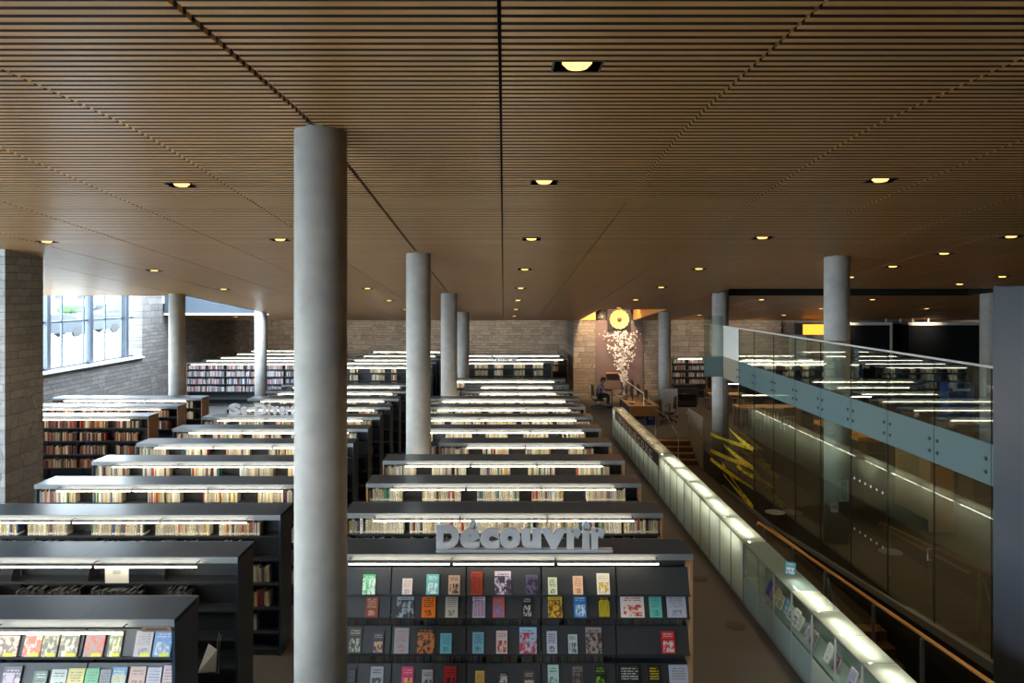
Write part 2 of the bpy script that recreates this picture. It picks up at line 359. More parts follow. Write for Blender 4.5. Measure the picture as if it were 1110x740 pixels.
struct('ceiling', cm, [M['slat'], M['void'], M['slatshade']], 'sloping ceiling of thin wooden slats with dark joints')
def well(name, w, mat, top, lid, white=False):
    x0, x1, y0, y1 = w; m = MB(); t = .06
    for (a, b, c, d) in ((x0+.002, x1-.002, y0+.002, y0+t), (x0+.002, x1-.002, y1-t, y1-.002), (x0+.002, x0+t, y0+t, y1-t), (x1-t, x1-.002, y0+t, y1-t)):
        if white and b == x0+t: continue
        m.add([(a,c,hc(c)-.005),(b,c,hc(c)-.005),(b,d,hc(d)-.005),(a,d,hc(d)-.005),(a,c,top),(b,c,top),(b,d,top),(a,d,top)],
              [(0,3,2,1),(4,5,6,7),(0,1,5,4),(1,2,6,5),(2,3,7,6),(3,0,4,7)])
    if lid: m.box(x0-t, x1+t, y0-t, y1+t, top, top+.05)
    if white:
        zc = hc(y1)-.03; m.box(x0, x1, y1-.11, y1-.061, zc-.03, zc+.05, 1)
    return struct(name, m, [mat, M['white']])
well('ceiling_well_left', (XW0+.1, -9.95, 23.2, 31.4), M['wellblue'], 7.2, False, True)
well('ceiling_well_art', WELLS[1], M['slat'], 5.9, True)
well('ceiling_well_right', WELLS[2], M['void'], 5.9, True)

fl = MB(); t = .25; fl.box(XW0-.6, XW1+.3, -5.6, 42.5, -2.1, -1.9)
fl.box(XW0, 4.2, -5, 42.0, -t, 0); fl.box(4.2, 6.47, 25.4, 36.6, -t, 0); fl.box(6.47, XW1, -5, 36.6, -t, 0)
struct('floor', fl, M['carpet'], 'grey brown carpet floor of the library')
struct('floor_corridor', MB().box(4.2, 6.36, 12.5, 24.2, -.85, -.6).box(4.2, 6.36, -5, 11.62, -1.6, -1.35), M['carpet2'], 'sunken dark brown corridor floor beside the glass wall')
struct('wall_corridor', MB().box(4.14, 4.2, -5, 25.3, -1.6, -.26).box(6.4, 6.475, 9.4, 25.35, -1.6, -.002), M['black'])
# left wall with the two window openings (sill 2.45)
TW = .6
def lw(a, b, z0, z1): return (XW0-TW, XW0, a, b, z0, z1)
wl = MB()
for bx in (lw(-5.6, -3, -1.9, 7.2), lw(-3, 13.3, -1.9, 2.45), lw(-3, 13.3, 6.2, 7.2), lw(13.3, 15.6, -1.9, 7.2), lw(15.6, 29.6, -1.9, 2.45), lw(29.6, 42.6, -1.9, 7.2), lw(15.6, 23.2, 6.0, 7.2), lw(23.2, 29.6, 6.4, 7.2)): wl.box(*bx)
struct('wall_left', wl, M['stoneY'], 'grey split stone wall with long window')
struct('wall_left_pier', MB().box(XW0, -9.36, 13.85, 15.0, 0, hc(13.85)+.1), M['stoneB'], 'square rough stone pier at left')
struct('wall_back', MB().box(XW0-TW, 3.5, 42, 42.5, -1.9, 5.2).box(3.45, 3.95, 36.5, 42, -.3, 5.2), M['stoneX'], 'far stone wall')
struct('wall_feature', MB().box(3.95, XW1, 36.5, 37, -1.9, 6), M['stoneX'], 'stone wall behind the hanging artwork')
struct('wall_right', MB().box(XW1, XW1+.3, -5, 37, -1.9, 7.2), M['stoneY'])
struct('wall_front', MB().box(XW0-TW, XW1+.3, -5.6, -5.0, -1.9, 2.45).box(XW0-TW, XW1+.3, -5.6, -5, 6.2, 7.2).box(XW0-TW, -13.5, -5.6, -5, 2.45, 6.2).box(-7.0, XW1+.3, -5.6, -5, 2.45, 6.2), M['stoneX'])  # opening left for the added fill window
struct('trim_sill', MB().box(XW0-TW-.02, XW0+.10, 15.6, 29.6, 2.451, 2.50).box(XW0-TW-.02, XW0+.10, -3, 13.3, 2.451, 2.50), M['white'])
def window(idx, y0, y1, zt, posts, thins, zr):
    o = link('window_%d' % idx, None); o['kind'] = 'structure'; o['label'] = 'tall window looking onto the bright car park' if idx == 1 else 'tall window beside the near book aisles'
    xg = XW0-.42
    f = MB().box(xg-.04, xg+.04, y0, y1, 2.5, 2.57).box(xg-.04, xg+.04, y0, y1, zr, zr+.06)
    f.build('window_transom', M['frameblue'], o)
    for p in posts: MB().box(xg-.05, xg+.14, p-.10, p+.10, 2.5, zt).build('window_post', M['frameblue'], o)
    for p in thins: MB().box(xg-.03, xg+.03, p-.035, p+.035, 2.5, zt).build('window_mullion', M['frameblue'], o)
    MB().box(xg-.006, xg+.006, y0, y1, 2.5, zt).build('window_pane', M['wglass'], o)
window(1, 15.6, 29.6, 6.35, (21.4, 24.0, 26.5, 29.0), (18.0, 20.3, 22.7, 24.9, 26.2, 27.6, 28.8), 4.03)
window(2, -3, 13.3, 6.2, (0.5, 7.0, 13.0), (-1.4, 2.6, 4.8, 9.0, 11.2), 4.15)
o = link('window_3', None); o['kind'] = 'structure'; o['label'] = 'added fill light window behind the reader'  # unseen window, added to bring in more ambient light
for p in (-11.4, -9.2): MB().box(p-.05, p+.05, -5.4, -5.2, 2.45, 6.2).build('window_post', M['frameblue'], o)
MB().box(-13.5, -7.0, -5.306, -5.294, 2.45, 6.2).build('window_pane', M['wglass'], o)
# concrete columns
cols = [(-1.675, 6.76, .237, 'near round concrete column standing left of the Découvrir bookcase'), (-1.675, 14.5, .24, 'second round concrete column along the centre aisle'),
        (-1.675, 22.6, .25, 'third round concrete column along the centre aisle'), (-1.68, 30.65, .25, 'farthest round concrete column of the centre line'),
        (-10.07, 22.75, .24, 'round concrete column beside the window wall'), (-10.1, 30.7, .25, 'slim concrete column in front of the far left stacks'),
        (6.725, 14.9, .245, 'round concrete column behind the glass wall'), (6.63, 22.6, .245, 'concrete column at the far end of the glass wall'),
        (6.68, 30.65, .25, 'concrete column right of the service desk'), (14.9, 22.6, .28, 'concrete column beside the dark painted panel')]
for x, y, r, lab in cols:
    zt = hc(y-.3)+.1
    zb = -.6 if False else 0
    struct('column', MB().lathe([(r, zb), (r, zt)], x, y, 40), M['concrete'], lab)
# outside
struct('ground', MB().box(-120, XW0-TW-.05, -30, 160, 1.9, 2.25), M['asphalt'], 'bright asphalt car park outside')

# ------------------------------------------------------------------ lights in the ceiling
first = None
for i, (x, y) in enumerate(LIGHTS):
    z = hc(y)
    k = [q for q in LIGHTS if q[0] == x].index((x, y))+1
    rowname = {-12.2: 'in the row beside the windows', -8.05: 'in the row over the left aisle ends', -3.88: 'in the row left of the near column', .48: 'in the centre row above the Découvrir case',
               4.42: 'in the row above the glowing cabinets', 8.6: 'in the first row beyond the glass wall', 12.3: 'in the second row beyond the glass wall', 16.4: 'in the last row at right'}[x]
    lab = 'recessed downlight, %s from the front %s' % (ordinal(k), rowname)
    if first is None:
        first = thing('ceiling_light', lab, 'light', (x, y, z), (math.atan(-.09) if y > 6.7 else 0, 0, 0), 'recessed ceiling downlights')
        h = MB(); a, b, c, d = -.15, .15, -.11, .11
        for bx in ((a, a+.012, c, d), (b-.012, b, c, d), (a+.012, b-.012, c, c+.012), (a+.012, b-.012, d-.012, d)): h.box(*bx, -.003, .10)
        h.box(a, b, c, d, .10, .112); h.build('housing', M['felt'], first)
        MB().lathe([(.02, -.013), (.07, -.009), (.098, .02), (.10, .098)], 0, 0, 24).build('lamp', M['can'], first)
        ri = [(-.165,-.125),(.165,-.125),(.165,.125),(-.165,.125)]; rq = [(-.151,-.111),(.151,-.111),(.151,.111),(-.151,.111)]
        MB().add([(x_,y_,z_) for z_ in (-.005, 0) for x_,y_ in ri+rq], [f_ for k_ in range(4) for f_ in ((k_,(k_+1)%4,4+(k_+1)%4,4+k_),(8+k_,12+k_,12+(k_+1)%4,8+(k_+1)%4),(k_,8+k_,8+(k_+1)%4,(k_+1)%4),(4+k_,4+(k_+1)%4,12+(k_+1)%4,12+k_))]).build('trim', M['darkgrey'], first)
    else:
        dup(first, (x, y, z), lab, rot=(math.atan(-.09) if y > 6.7 else 0, 0, 0))

# ------------------------------------------------------------------ books
SV, SF, SC = [], [], []                               # the uncounted mass of shelved books
CREAM = [(205,190,150), (222,212,180), (190,178,150), (228,220,200), (210,200,170), (176,160,128), (232,226,206), (200,190,160), (216,196,150), (185,175,160)]
ACC = [(170,40,30), (30,110,110), (60,80,130), (200,160,60), (90,50,40), (40,40,45), (190,90,50), (60,120,70), (120,120,125), (150,60,70), (180,190,200)]
WARM = [(150,80,45), (170,110,70), (110,50,35), (185,150,105), (90,60,50), (60,45,45), (160,60,40), (200,170,130), (45,40,45)]
COOL = [(180,180,185), (150,155,165), (200,190,190), (120,110,120), (90,85,100), (170,120,120), (215,210,205), (60,60,75), (190,150,140), (140,160,175)]
def pick(pal, rng):
    if pal == 'cream': c = rng.choice(CREAM) if rng.random() < .80 else rng.choice(ACC)
    elif pal == 'warm': c = rng.choice(WARM) if rng.random() < .85 else rng.choice(CREAM)
    elif pal == 'shaded': c = tuple(int(q*R.uniform(.25, .45)) for q in rng.choice(COOL+CREAM))  # spine colours scaled down to stand in for shelf shade
    elif pal == 'mixed': c = rng.choice(CREAM+COOL) if rng.random() < .6 else rng.choice(ACC)
    else: c = rng.choice(COOL) if rng.random() < .8 else rng.choice(ACC)
    return c
def stuff_book(x, w, y, d, z, h, col, lean=0):
    b = len(SV); s = lean*h
    SV.extend([(x,y,z),(x+w,y,z),(x+w,y+d,z),(x,y+d,z),(x+s,y,z+h),(x+w+s,y,z+h),(x+w+s,y+d,z+h),(x+s,y+d,z+h)])
    for f in ((0,1,5,4),(1,2,6,5),(3,0,4,7),(2,3,7,6)): SF.append(tuple(b+i for i in f)); SC.append(col)
    SF.append((b+4,b+5,b+6,b+7)); SC.append((.62,.58,.5))
sb = MB(); sb.v = []                                   # unit spine book: rounded spine towards -y
for z in (0, 1):
    sb.v += [(-.5,.08,z),(-.32,.01,z),(0,0,z),(.32,.01,z),(.5,.08,z),(.5,1,z),(-.5,1,z)]
sb.f = [(i, i+1, i+8, i+7) for i in range(6)]+[(6,0,7,13), tuple(range(6,-1,-1)), tuple(range(7,14))]; sb.mi = [0]*9; sb.sm = [False]*9
BOOKME = sb.mesh('book', M['book'])
def colour_word(c):
    r, g, b = c; mx, mn = max(c), min(c)
    if mx < 70: return 'black'
    if mx-mn < 26: return 'white' if mn > 195 else ('pale grey' if mn > 140 else 'grey')
    if r >= g >= b:
        if mn > 130: return 'cream'
        if g > .72*r: return 'tan' if b > 90 else 'yellow'
        return 'red' if g < .45*r and r > 120 else ('orange' if g > .42*r and r > 150 else 'brown')
    if g >= r and g >= b: return 'green' if b < .85*g else 'teal'
    if b >= g >= r: return 'blue' if r < .8*b else 'pale blue'
    return 'maroon'
LABELS = set()
def spine_book(x, w, y, d, z, h, col, label, group):
    o = link('book', BOOKME, None, (x+w/2, y, z)); o.scale = (w, d, h); o.color = c4(lin(col))
    return tag(o, label, 'book', group)
def fill(x0, x1, y, z, pal, hmax, rng, indiv=None, dmax=.17, lean_ok=True):
    """books from x0 to x1; indiv = (counter list, text after 'on', group) makes each one an object"""
    x = x0
    while True:
        w = rng.choice((.014, .018, .02, .022, .026, .03, .034, .04)) if indiv is None else rng.choice((.026, .03, .034, .038, .044))
        if x+w > x1: break
        h = rng.uniform(.76, 1)*hmax; d = rng.uniform(.8, 1)*dmax; c = pick(pal, rng)
        v = rng.uniform(.85, 1.05); c = tuple(min(255, q*v) for q in c)
        if indiv is not None:
            indiv[0][0] += 1
            spine_book(x, w-.0015, y+.01, d, z+.001, h, c, '%s spine, %s from left on %s' % (colour_word(c), ordinal(indiv[0][0]), indiv[1]), indiv[2])
        else:
            stuff_book(x, w-.002, y+rng.uniform(0, .02), d, z+.001, h, lin(c), 0)
        x += w+(.0 if indiv is None else .0005)
        if rng.random() < .02: x += rng.uniform(.02, .05)

# ------------------------------------------------------------------ bookcases
BAY = .882
SHZ = [.08, .31, .64, .975, 1.31, 1.635]
def tubes(root, W_, side, nbars=None, lit=True):
    n = nbars or max(1, int((W_-.3)//1.2)); L = n*1.2; x0 = (W_-L)/2
    yy = -.12 if side < 0 else .52+.12; yr = 0 if side < 0 else .52
    for i in range(n):
        a, b = x0+i*1.2+.012, x0+(i+1)*1.2-.012
        h = MB().box(a, b, yy-.008, yy+.008, 1.872, 1.884).build('light_bar', M['lightalu'], root)
        MB().tube([(a+.01, yy, 1.863), (b-.01, yy, 1.863)], .0075, 6).build('lamp_tube', M['tube'], h)
    for i in range(n+1):
        x = x0+i*1.2
        x = min(max(x, x0+.03), x0+L-.03)
        s = -1 if side < 0 else 1
        MB().tube([(x, yr-s*.02, 1.888), (x, yr+s*.05, 1.905), (x, yr+s*.11, 1.90), (x, yy, 1.886)], .006, 6).build('bracket', M['darkgrey'], root)
def case_shell(root, nb, wood, depth=.52, shelves=True, top=1.94):
    W_ = nb*BAY
    for x in (0, W_-.03):
        MB().box(x, x+.03, .0, depth, 0, top-.045).build('end_panel', M['endwood'] if wood else M['steel'], root)
    cp = MB()
    for i in range(nb):                               # the sheet-metal top, one folded sheet to a bay
        cp.box(i*BAY+.001, (i+1)*BAY-.001, -.004, depth+.004, top-.022, top)
    cp.build('canopy', M['steel'], root)
    MB().box(0, W_, -.018, -.005, top-.07, top+.001).build('front_lip', M['alu'], root)
    MB().box(0, W_, depth+.005, depth+.018, top-.07, top+.001).build('rear_lip', M['alu'], root)
    MB().box(.03, W_-.03, depth/2-.006, depth/2+.006, .08, top-.024).build('back_panel', M['steelin'], root)
    MB().box(.03, W_-.03, .03, depth-.03, 0, .075).build('plinth', M['steelin'], root)
    if shelves:
        for z in SHZ:
            MB().box(.03, W_-.03, .02, depth-.02, z-.018, z).box(.03, W_-.03, .02, .026, z, z+.008).build('shelf', M['steelin'], root)
    for i in range(1, nb):
        MB().box(i*BAY-.008, i*BAY+.008, depth/2-.04, depth/2+.04, .08, top-.024).build('upright', M['steelin'], root)
    return W_
PROTO = {}
def bookcase(nb, wood, x0, y0, label, group, rear=True):
    key = (nb, wood, rear)
    if key not in PROTO:
        r = thing('bookcase', label, 'bookcase', (x0, y0, 0), None, group)
        W_ = case_shell(r, nb, wood)
        tubes(r, W_, -1)
        if rear: tubes(r, W_, 1)
        PROTO[key] = r; return r
    return dup(PROTO[key], (x0, y0, 0), label, group)

XA, XB = -7.47, -2.205
A_Y = [6.87+1.63*k for k in range(12)]
B_Y = [8.6+1.616*k for k in range(12)]
GA, GB = 'bookcases in the left centre block', 'bookcases in the centre block behind Découvrir'
# A1 and B1 are the display cases (below)
for k in range(1, 12):
    bookcase(5, False, XA, A_Y[k], 'dark steel bookcase, %s in the block left of near column%s' % (ordinal(k+1), ', under Se Divertir sign' if k == 7 else ''), GA)
short = {4, 9, 10}
for k in range(1, 12):
    nb = 4 if k in short else 5
    bookcase(nb, True, XB+(5-nb)*BAY, B_Y[k], 'dark topped bookcase, %s behind the Découvrir case in the centre block' % ordinal(k), GB)
A2_Y = [31.5, 33.3, 35.1, 37.4, 40.2]; B2_Y = [33.4, 35.3, 37.6]
for k, y in enumerate(A2_Y):
    bookcase(5, False, XA, y, 'bookcase in far group left of centre line, %s from its front' % ordinal(k+1), 'far bookcases left of the centre line', False)
for k, y in enumerate(B2_Y):
    bookcase(5 if k < 1 else 6, True, XB, y, 'bookcase before the far stone wall, %s of that centre group' % ordinal(k+1), 'far bookcases before the stone wall', False)
L_Y = [18.4, 20.05, 21.65]; XL = -8.85-5*BAY
for k, y in enumerate(L_Y):
    bookcase(5, True, XL, y, 'wood ended bookcase by the window wall, %s from the stone pier' % ordinal(k+1), 'wood ended bookcases by the windows', False)
M_Y = [33.0, 34.7, 36.5, 38.7, 40.9]; XM = -8.9-6*BAY
for k, y in enumerate(M_Y):
    bookcase(6, True, XM, y, 'far left bookcase near window wall, %s of its group counted away' % ordinal(k+1), 'far left bookcases', False)
XR = 10.7
R_Y = [32.8, 34.6]
for k, y in enumerate(R_Y):
    bookcase(6, False, XR, y, 'bookcase beyond the glass wall, %s of its group counted away' % ordinal(k+1), 'bookcases beyond the glass wall', False)
wc = thing('wall_bookcase', 'bookcase of white and orange volumes against stone wall, right of column', 'bookcase', (8.15, 35.9, 0))
case_shell(wc, 2, True, .5); tubes(wc, 2*BAY, -1, 1)

rng = random.Random(5)
def fills(row, spans, nb=5): return spans
def fill_case(x0, y0, nb, pal, zi, fracs, hmax=None, indiv=None, skip=()):
    z = SHZ[zi]; hm = hmax or (.215 if zi == 5 else .26)
    for i in range(nb):
        if i in skip: continue
        f = fracs[i % len(fracs)]
        a = x0+i*BAY+(.035 if i == 0 else .012); b = x0+i*BAY+BAY*f
        fill(a, min(b, x0+(i+1)*BAY-(.035 if i == nb-1 else .012)), y0+(.045 if zi == 5 or y0 > 15 else .10), z, pal, hm, rng, indiv, .17 if zi == 5 or y0 > 15 else .12)
# nearest spine books are counted one by one
gI = 'standing books on the nearest top shelves'
fill_case(XB, B_Y[1], 5, 'cream', 5, (.93, .97, .97, .97, .95), indiv=([0], 'the top shelf directly behind the Découvrir sign', gI))
fill_case(XA, A_Y[2], 5, 'cream', 5, (.9, .65, .88, .88, .66), indiv=([0], 'top shelf of third bookcase left of near column', gI))
fill_case(XB, B_Y[2], 5, 'cream', 5, (.66, .72, .8, .62, .75), indiv=([0], 'top shelf of second bookcase behind Découvrir sign', gI))
for k in range(3, 12):
    fr = [rng.choice((.6, .66, .7, .75)) for _ in range(5)]
    fill_case(XA, A_Y[k], 5, 'cream' if k < 8 else 'mixed', 5, fr)
for k in range(3, 12):
    nb = 4 if k in short else 5
    fr = [rng.choice((.62, .68, .72, .78)) for _ in range(5)]
    if k > 5: fr = [min(.96, f+.2) for f in fr]
    fill_case(XB+(5-nb)*BAY, B_Y[k], nb, 'cream', 5, fr)
for k in range(1, 12):
    fill_case(XA, A_Y[k], 5, 'shaded' if k == 1 else 'mixed', 4, (.8, .7, .9, .75, .35), .22)
for zi in (3, 2, 1):
    for k in range(2, 12): fill_case(XA, A_Y[k], 5, 'cream' if k < 4 else 'mixed', zi, [.5, .7, .6, .5, rng.choice((.72, .66, .8, .7))], .23, skip=(0, 1, 2) if k < 4 else (0, 1, 2, 3))
for k in range(1, 12):
    nb = 4 if k in short else 5
    fill_case(XB+(5-nb)*BAY, B_Y[k], nb, 'mixed', 4, (.8, .7, .9, .75, .6), .24)
for k, y in enumerate(A2_Y):
    for zi in ((5, 4, 3) if k == 0 else (5,)): fill_case(XA, y, 5, 'cream', zi, (.55, .4, .7, .3, .6))
for k, y in enumerate(B2_Y):
    nb = 5 if k < 1 else 6
    for zi in ((5, 4, 3) if k == 0 else (5, 4)): fill_case(XB, y, nb, 'cream', zi, (.5, .7, .5, .6, .55, .5), .2 if zi == 5 else .26)
for k, y in enumerate(L_Y):
    for zi in ((5, 4, 3, 2) if k == 0 else (5, 4)): fill_case(XL, y, 5, 'warm', zi, (.9, .8, .95, .75, .7), .23 if zi < 5 else .22)
for k, y in enumerate(M_Y):
    for zi in ((5, 4, 3, 2) if k == 0 else (5,)): fill_case(XM, y, 6, 'cool', zi, (.95, .9, .97, .85, .9, .95))
for k, y in enumerate(R_Y):
    for zi in (5, 4, 3): fill_case(XR, y, 6, 'cream', zi, (.4, .6, .5, .3, .6, .5))
for zi in (5, 4, 3, 2): fill_case(8.15, 35.9, 2, 'mixed', zi, (.8, .9), .22)

# ------------------------------------------------------------------ display cases
TILT = math.radians(22)
def display_case(x0, y0, wood, tiers, label, lights):
    r = thing('display_bookcase', label, 'bookcase', (x0, y0, 0), None, 'display bookcases')
    nb = 5; W_ = case_shell(r, nb, wood, shelves=False)
    tubes(r, W_, -1); tubes(r, W_, 1)
    for zt, zb in tiers:
        hh = zt-zb; yb = .018; yt = yb+hh*math.tan(TILT)
        for i in range(nb):
            a, b = x0*0+i*BAY+.008+(.022 if i == 0 else 0), (i+1)*BAY-.008-(.022 if i == nb-1 else 0)
            d = MB().prism([(yb, zb), (yb+.012, zb), (yt+.012, zt), (yt, zt)], 'x', a, b)
            s = d.build('slanted_panel', M['steelin'], r)
            MB().prism([(yb-.028, zb-.008), (yb+.002, zb-.008), (yb+.002, zb), (yb-.022, zb), (yb-.022, zb+.014), (yb-.028, zb+.014)], 'x', a, b).build('panel_lip', M['steelin'], s)
    lv = [z for z in (tiers[1][1]-.15, tiers[2][1]-.17, .08) if z > 0] if len(tiers) > 2 else [tiers[0][1]-.10, .08]
    for z in lv: MB().box(.03, W_-.03, .15 if z > .2 else .03, .49, z-.018, z).build('shelf', M['steelin'], r)
    return r, lv
B1T = [(1.735, 1.452), (1.43, 1.185), (1.045, .765), (.60, .31)]
A1T = [(1.80, 1.575), (1.465, 1.18), (.98, .70)]
b1, b1lv = display_case(XB, B_Y[0], True, B1T, 'dark display bookcase of face-out books carrying the Découvrir sign', 3)
a1, a1lv = display_case(XA, A_Y[0], False, A1T, 'nearest left display bookcase of tagged face-out books', 3)

COVER = {}
def cover_book(w, h, base, acc, style, pos, label, group, yaw=0, tilt=TILT, tagged=False, th=.016):
    """face-out book: cover board mesh with a page block as its part"""
    key = (style, round(w, 2), round(h, 2))
    if key not in COVER:
        m = MB(); k = .0025
        m.box(-w/2, w/2, 0, k, 0, h); m.box(-w/2, w/2, th-k, th, 0, h); m.box(-w/2, -w/2+k, k, th-k, 0, h)
        g = MB().box(-w/2+k, w/2-.004, k, th-k, .004, h-.004)
        COVER[key] = (m.mesh('display_book', M['cover_'+style]), g.mesh('page_block', M['paper']))
    o = link('display_book', COVER[key][0], None, pos, (-tilt, 0, yaw)); o.color = c4(lin(base)); o['accent'] = [float(v) for v in lin(acc)]
    tag(o, label, 'book', group)
    link('page_block', COVER[key][1], o)
    if tagged:
        MB().box(-w*.1, w*.42, -.0015, -.0002, .006, .036).build('shelf_tag', TAGM, o)
    return o
TAGM = plain('lime_tag', (.62, .66, .03), .5)
def place_cover(px0, px1, pytop, tier, case, Yf, base, acc, style, label, group, tagged=False):
    zt, zb = tier; Yb = Yf+.018
    Yc = Yb+.02; s = F/Yc
    w = (px1-px0)/s*.98; x = XP((px0+px1)/2, Yc)
    # foreshortened height on the slanted panel
    ztop = CAM-(pytop-VY)/F*(Yb+.05)
    h = max(.15, min(.33, (ztop-zb)/math.cos(TILT)*.98, (zt-zb-.016)/math.cos(TILT)))
    y = Yb-.0165/math.cos(TILT)+.0
    return cover_book(w, h, base, acc, style, (x, y-.003, zb+.008), label, group, 0, -TILT if False else TILT, tagged)
GD = 'face-out books on the Découvrir case'
where = ['top display tier', 'second display tier', 'third display tier', 'lowest display tier']
BB = [
 (0,393,407,623,(80,190,120),(220,240,225),'full','green and white'), (0,436,447,627,(215,205,200),(190,120,110),'text','pinkish white'), (0,462,476,623,(110,190,195),(225,235,235),'picture','teal and white'),
 (0,486,498.6,624,(190,160,140),(60,35,25),'picture','beige with brown figure'), (0,510,523,620.5,(170,55,35),(25,25,28),'stripes','red and black'), (0,536,554,620,(205,195,210),(60,50,70),'full','white and purple magazine'),
 (0,570,583,623.6,(95,85,120),(35,32,45),'full','dark purple'), (0,594,604,626,(210,215,180),(40,45,40),'text','cream with dark title'), (0,621,632,624.6,(230,190,155),(190,110,90),'text','peach'), (0,647,661,622,(230,230,215),(215,170,30),'picture','white with yellow picture'),
 (1,396,410,647,(130,60,45),(200,150,120),'text','rust brown'), (1,430,448.5,645,(150,160,170),(40,45,55),'full','grey photo'), (1,457,472,646,(220,110,20),(60,30,15),'text','orange'), (1,482.6,496.4,645.5,(175,175,165),(110,110,105),'text','plain grey'),
 (1,512,526,645,(205,180,210),(50,40,60),'stripes','pale pink patterned'), (1,534,547,647,(190,90,70),(70,110,170),'picture','sunset coloured'), (1,566,577,647,(20,22,25),(170,175,170),'picture','black'), (1,594,609.6,643,(205,175,40),(110,60,45),'full','brown and yellow'),
 (1,622,636,644,(50,115,175),(190,210,225),'picture','blue'), (1,649,661,645,(30,30,28),(210,190,40),'stripes','black and yellow'), (1,672.6,698.5,643,(215,210,205),(190,60,45),'picture','wide white with red picture'), (1,704,717.5,644.5,(95,175,165),(60,120,115),'text','teal'), (1,723,744,643,(165,170,185),(120,125,140),'text','large pale grey'),
 (2,377,392,681,(60,66,62),(170,175,165),'picture','dark grey photo'), (2,403.7,416,686,(50,55,85),(190,160,110),'picture','navy and gold'), (2,427,443,682,(150,155,165),(190,110,80),'text','grey document'), (2,452,471,681,(50,42,36),(190,120,80),'full','black and orange collage'),
 (2,477,489.6,687,(105,185,205),(70,130,150),'text','light blue'), (2,512,524.4,686,(110,170,195),(60,90,120),'text','sky blue'), (2,537.7,550,684.6,(205,195,190),(170,50,35),'picture','white over red picture'), (2,563,582,681,(135,190,215),(185,50,60),'full','blue with red shape'),
 (2,592.7,604,685,(170,175,190),(60,65,75),'text','pale grey'), (2,616,626,688,(175,190,195),(60,70,75),'picture','small white'), (2,635,652.5,681,(150,140,140),(60,45,45),'full','grey collage'), (2,717,732,685,(185,30,28),(190,190,195),'picture','red and grey'),
 (3,377,385,725,(15,18,26),(90,95,110),'text','black'), (3,401,415,724,(165,168,180),(60,62,70),'picture','pale grey'), (3,434.7,448,724,(200,40,120),(225,190,60),'picture','magenta'), (3,457,469,727,(175,178,185),(50,52,55),'picture','white and grey'), (3,481,494.5,724,(170,25,35),(20,18,22),'picture','red and black'),
 (3,515,525,728,(210,175,95),(120,90,50),'text','yellow'), (3,541,550,728.6,(30,30,34),(190,190,190),'full','black and white'), (3,567,580,727.7,(70,60,58),(180,165,150),'picture','dark photo'), (3,594,606,722,(175,195,200),(60,140,50),'picture','white and green'), (3,621,632,724,(120,110,105),(60,52,50),'full','grey brown'),
 (3,644.6,657.5,721,(28,32,28),(120,180,50),'picture','black and green'), (3,670,696,718,(20,24,22),(190,195,190),'text','wide black framed'), (3,703,717,721.7,(25,25,24),(220,200,40),'text','black with yellow title'), (3,726,747,717.5,(165,170,185),(120,122,135),'text','large white sheet'),
]
cnt = {}
for t_, a, b, yt, base, acc, st, word in BB:
    cnt[t_] = cnt.get(t_, 0)+1
    place_cover(a, b, yt, B1T[t_], b1, B_Y[0], base, acc, st, '%s cover, %s from left on %s, Découvrir case' % (word, ordinal(cnt[t_]), where[t_]), GD)
GE = 'face-out books on the nearest left case'
AA = [(0,-4,20,680,(120,95,85),(210,195,170),'full','brown and cream comic'), (0,26,45,680,(205,195,175),(190,90,50),'full','white and orange comic'), (0,46,63,680,(200,195,150),(90,85,75),'full','cream comic'), (0,65,85,680,(195,190,165),(95,85,70),'full','pale patterned comic'),
      (0,92,113,680,(135,125,110),(180,70,45),'full','grey green comic'), (0,118,132,680,(205,205,160),(110,110,60),'full','pale yellow comic'), (0,146,165,681.6,(160,150,150),(110,100,105),'text','lilac grey'), (0,166.5,186,679,(60,120,180),(190,190,180),'picture','blue seascape'),
      (1,0,20,724,(90,75,85),(190,170,190),'full','purple photo'), (1,34,49,728,(70,95,80),(200,205,190),'picture','dark green'), (1,53,70,727,(180,190,180),(40,70,60),'picture','white framed green'), (1,71,89,726,(200,185,90),(120,110,50),'text','mustard yellow'), (1,90,105,726,(70,165,100),(40,110,70),'text','bright green'),
      (1,106,118,727,(95,98,105),(60,62,70),'text','grey'), (1,119,135,725,(60,130,175),(210,190,60),'stripes','blue and yellow'), (1,138,156,724,(185,140,125),(90,110,70),'picture','pinkish'), (1,157,173,725,(165,160,175),(110,105,120),'text','pale lilac'), (1,174.6,188,723.5,(175,150,150),(130,105,105),'text','dusty pink')]
cnt = {}
for t_, a, b, yt, base, acc, st, word in AA:
    cnt[t_] = cnt.get(t_, 0)+1
    place_cover(a, b, yt, A1T[t_], a1, A_Y[0], base, acc, st, '%s cover, %s from left on nearest left case, %s' % (word, ordinal(cnt[t_]), ['upper tier', 'lower tier'][t_]), GE, t_ == 0)
# dim spines standing inside the display cases, shade put into their colour
for lv in b1lv[:1]: fill(XB+.05, XB+4.35, B_Y[0]+.15, lv, 'shaded', .13, rng, None, .04)
fill(XB+.05, XB+3.4, B_Y[0]+.15, b1lv[1], 'shaded', .13, rng, None, .04)
z = a1lv[0]
n = 0
for px0, px1 in ((10, 24), (27, 47), (70, 86), (88, 98), (122, 142), (178, 187)):
    n += 1
    for j in range(4):
        w = XP(px1, 6.95)-XP(px0, 6.95); x = XP((px0+px1)/2, 6.95)
        o = link('book', BOOKME, None, (x+R.uniform(-.01, .01), 6.935+.004*j, z+.001+j*.0175), (0, math.radians(90), 0)); o.scale = (.0165, .13, w*R.uniform(.85, 1))
        o.location.x -= w/2; o.location.z += .0085; o.color = c4(lin(pick('cool', R)))
        tag(o, 'flat lying book, %s up in the %s stack from left on the nearest left case' % (ordinal(j+1), ordinal(n)), 'book', 'lying books below the tagged covers')

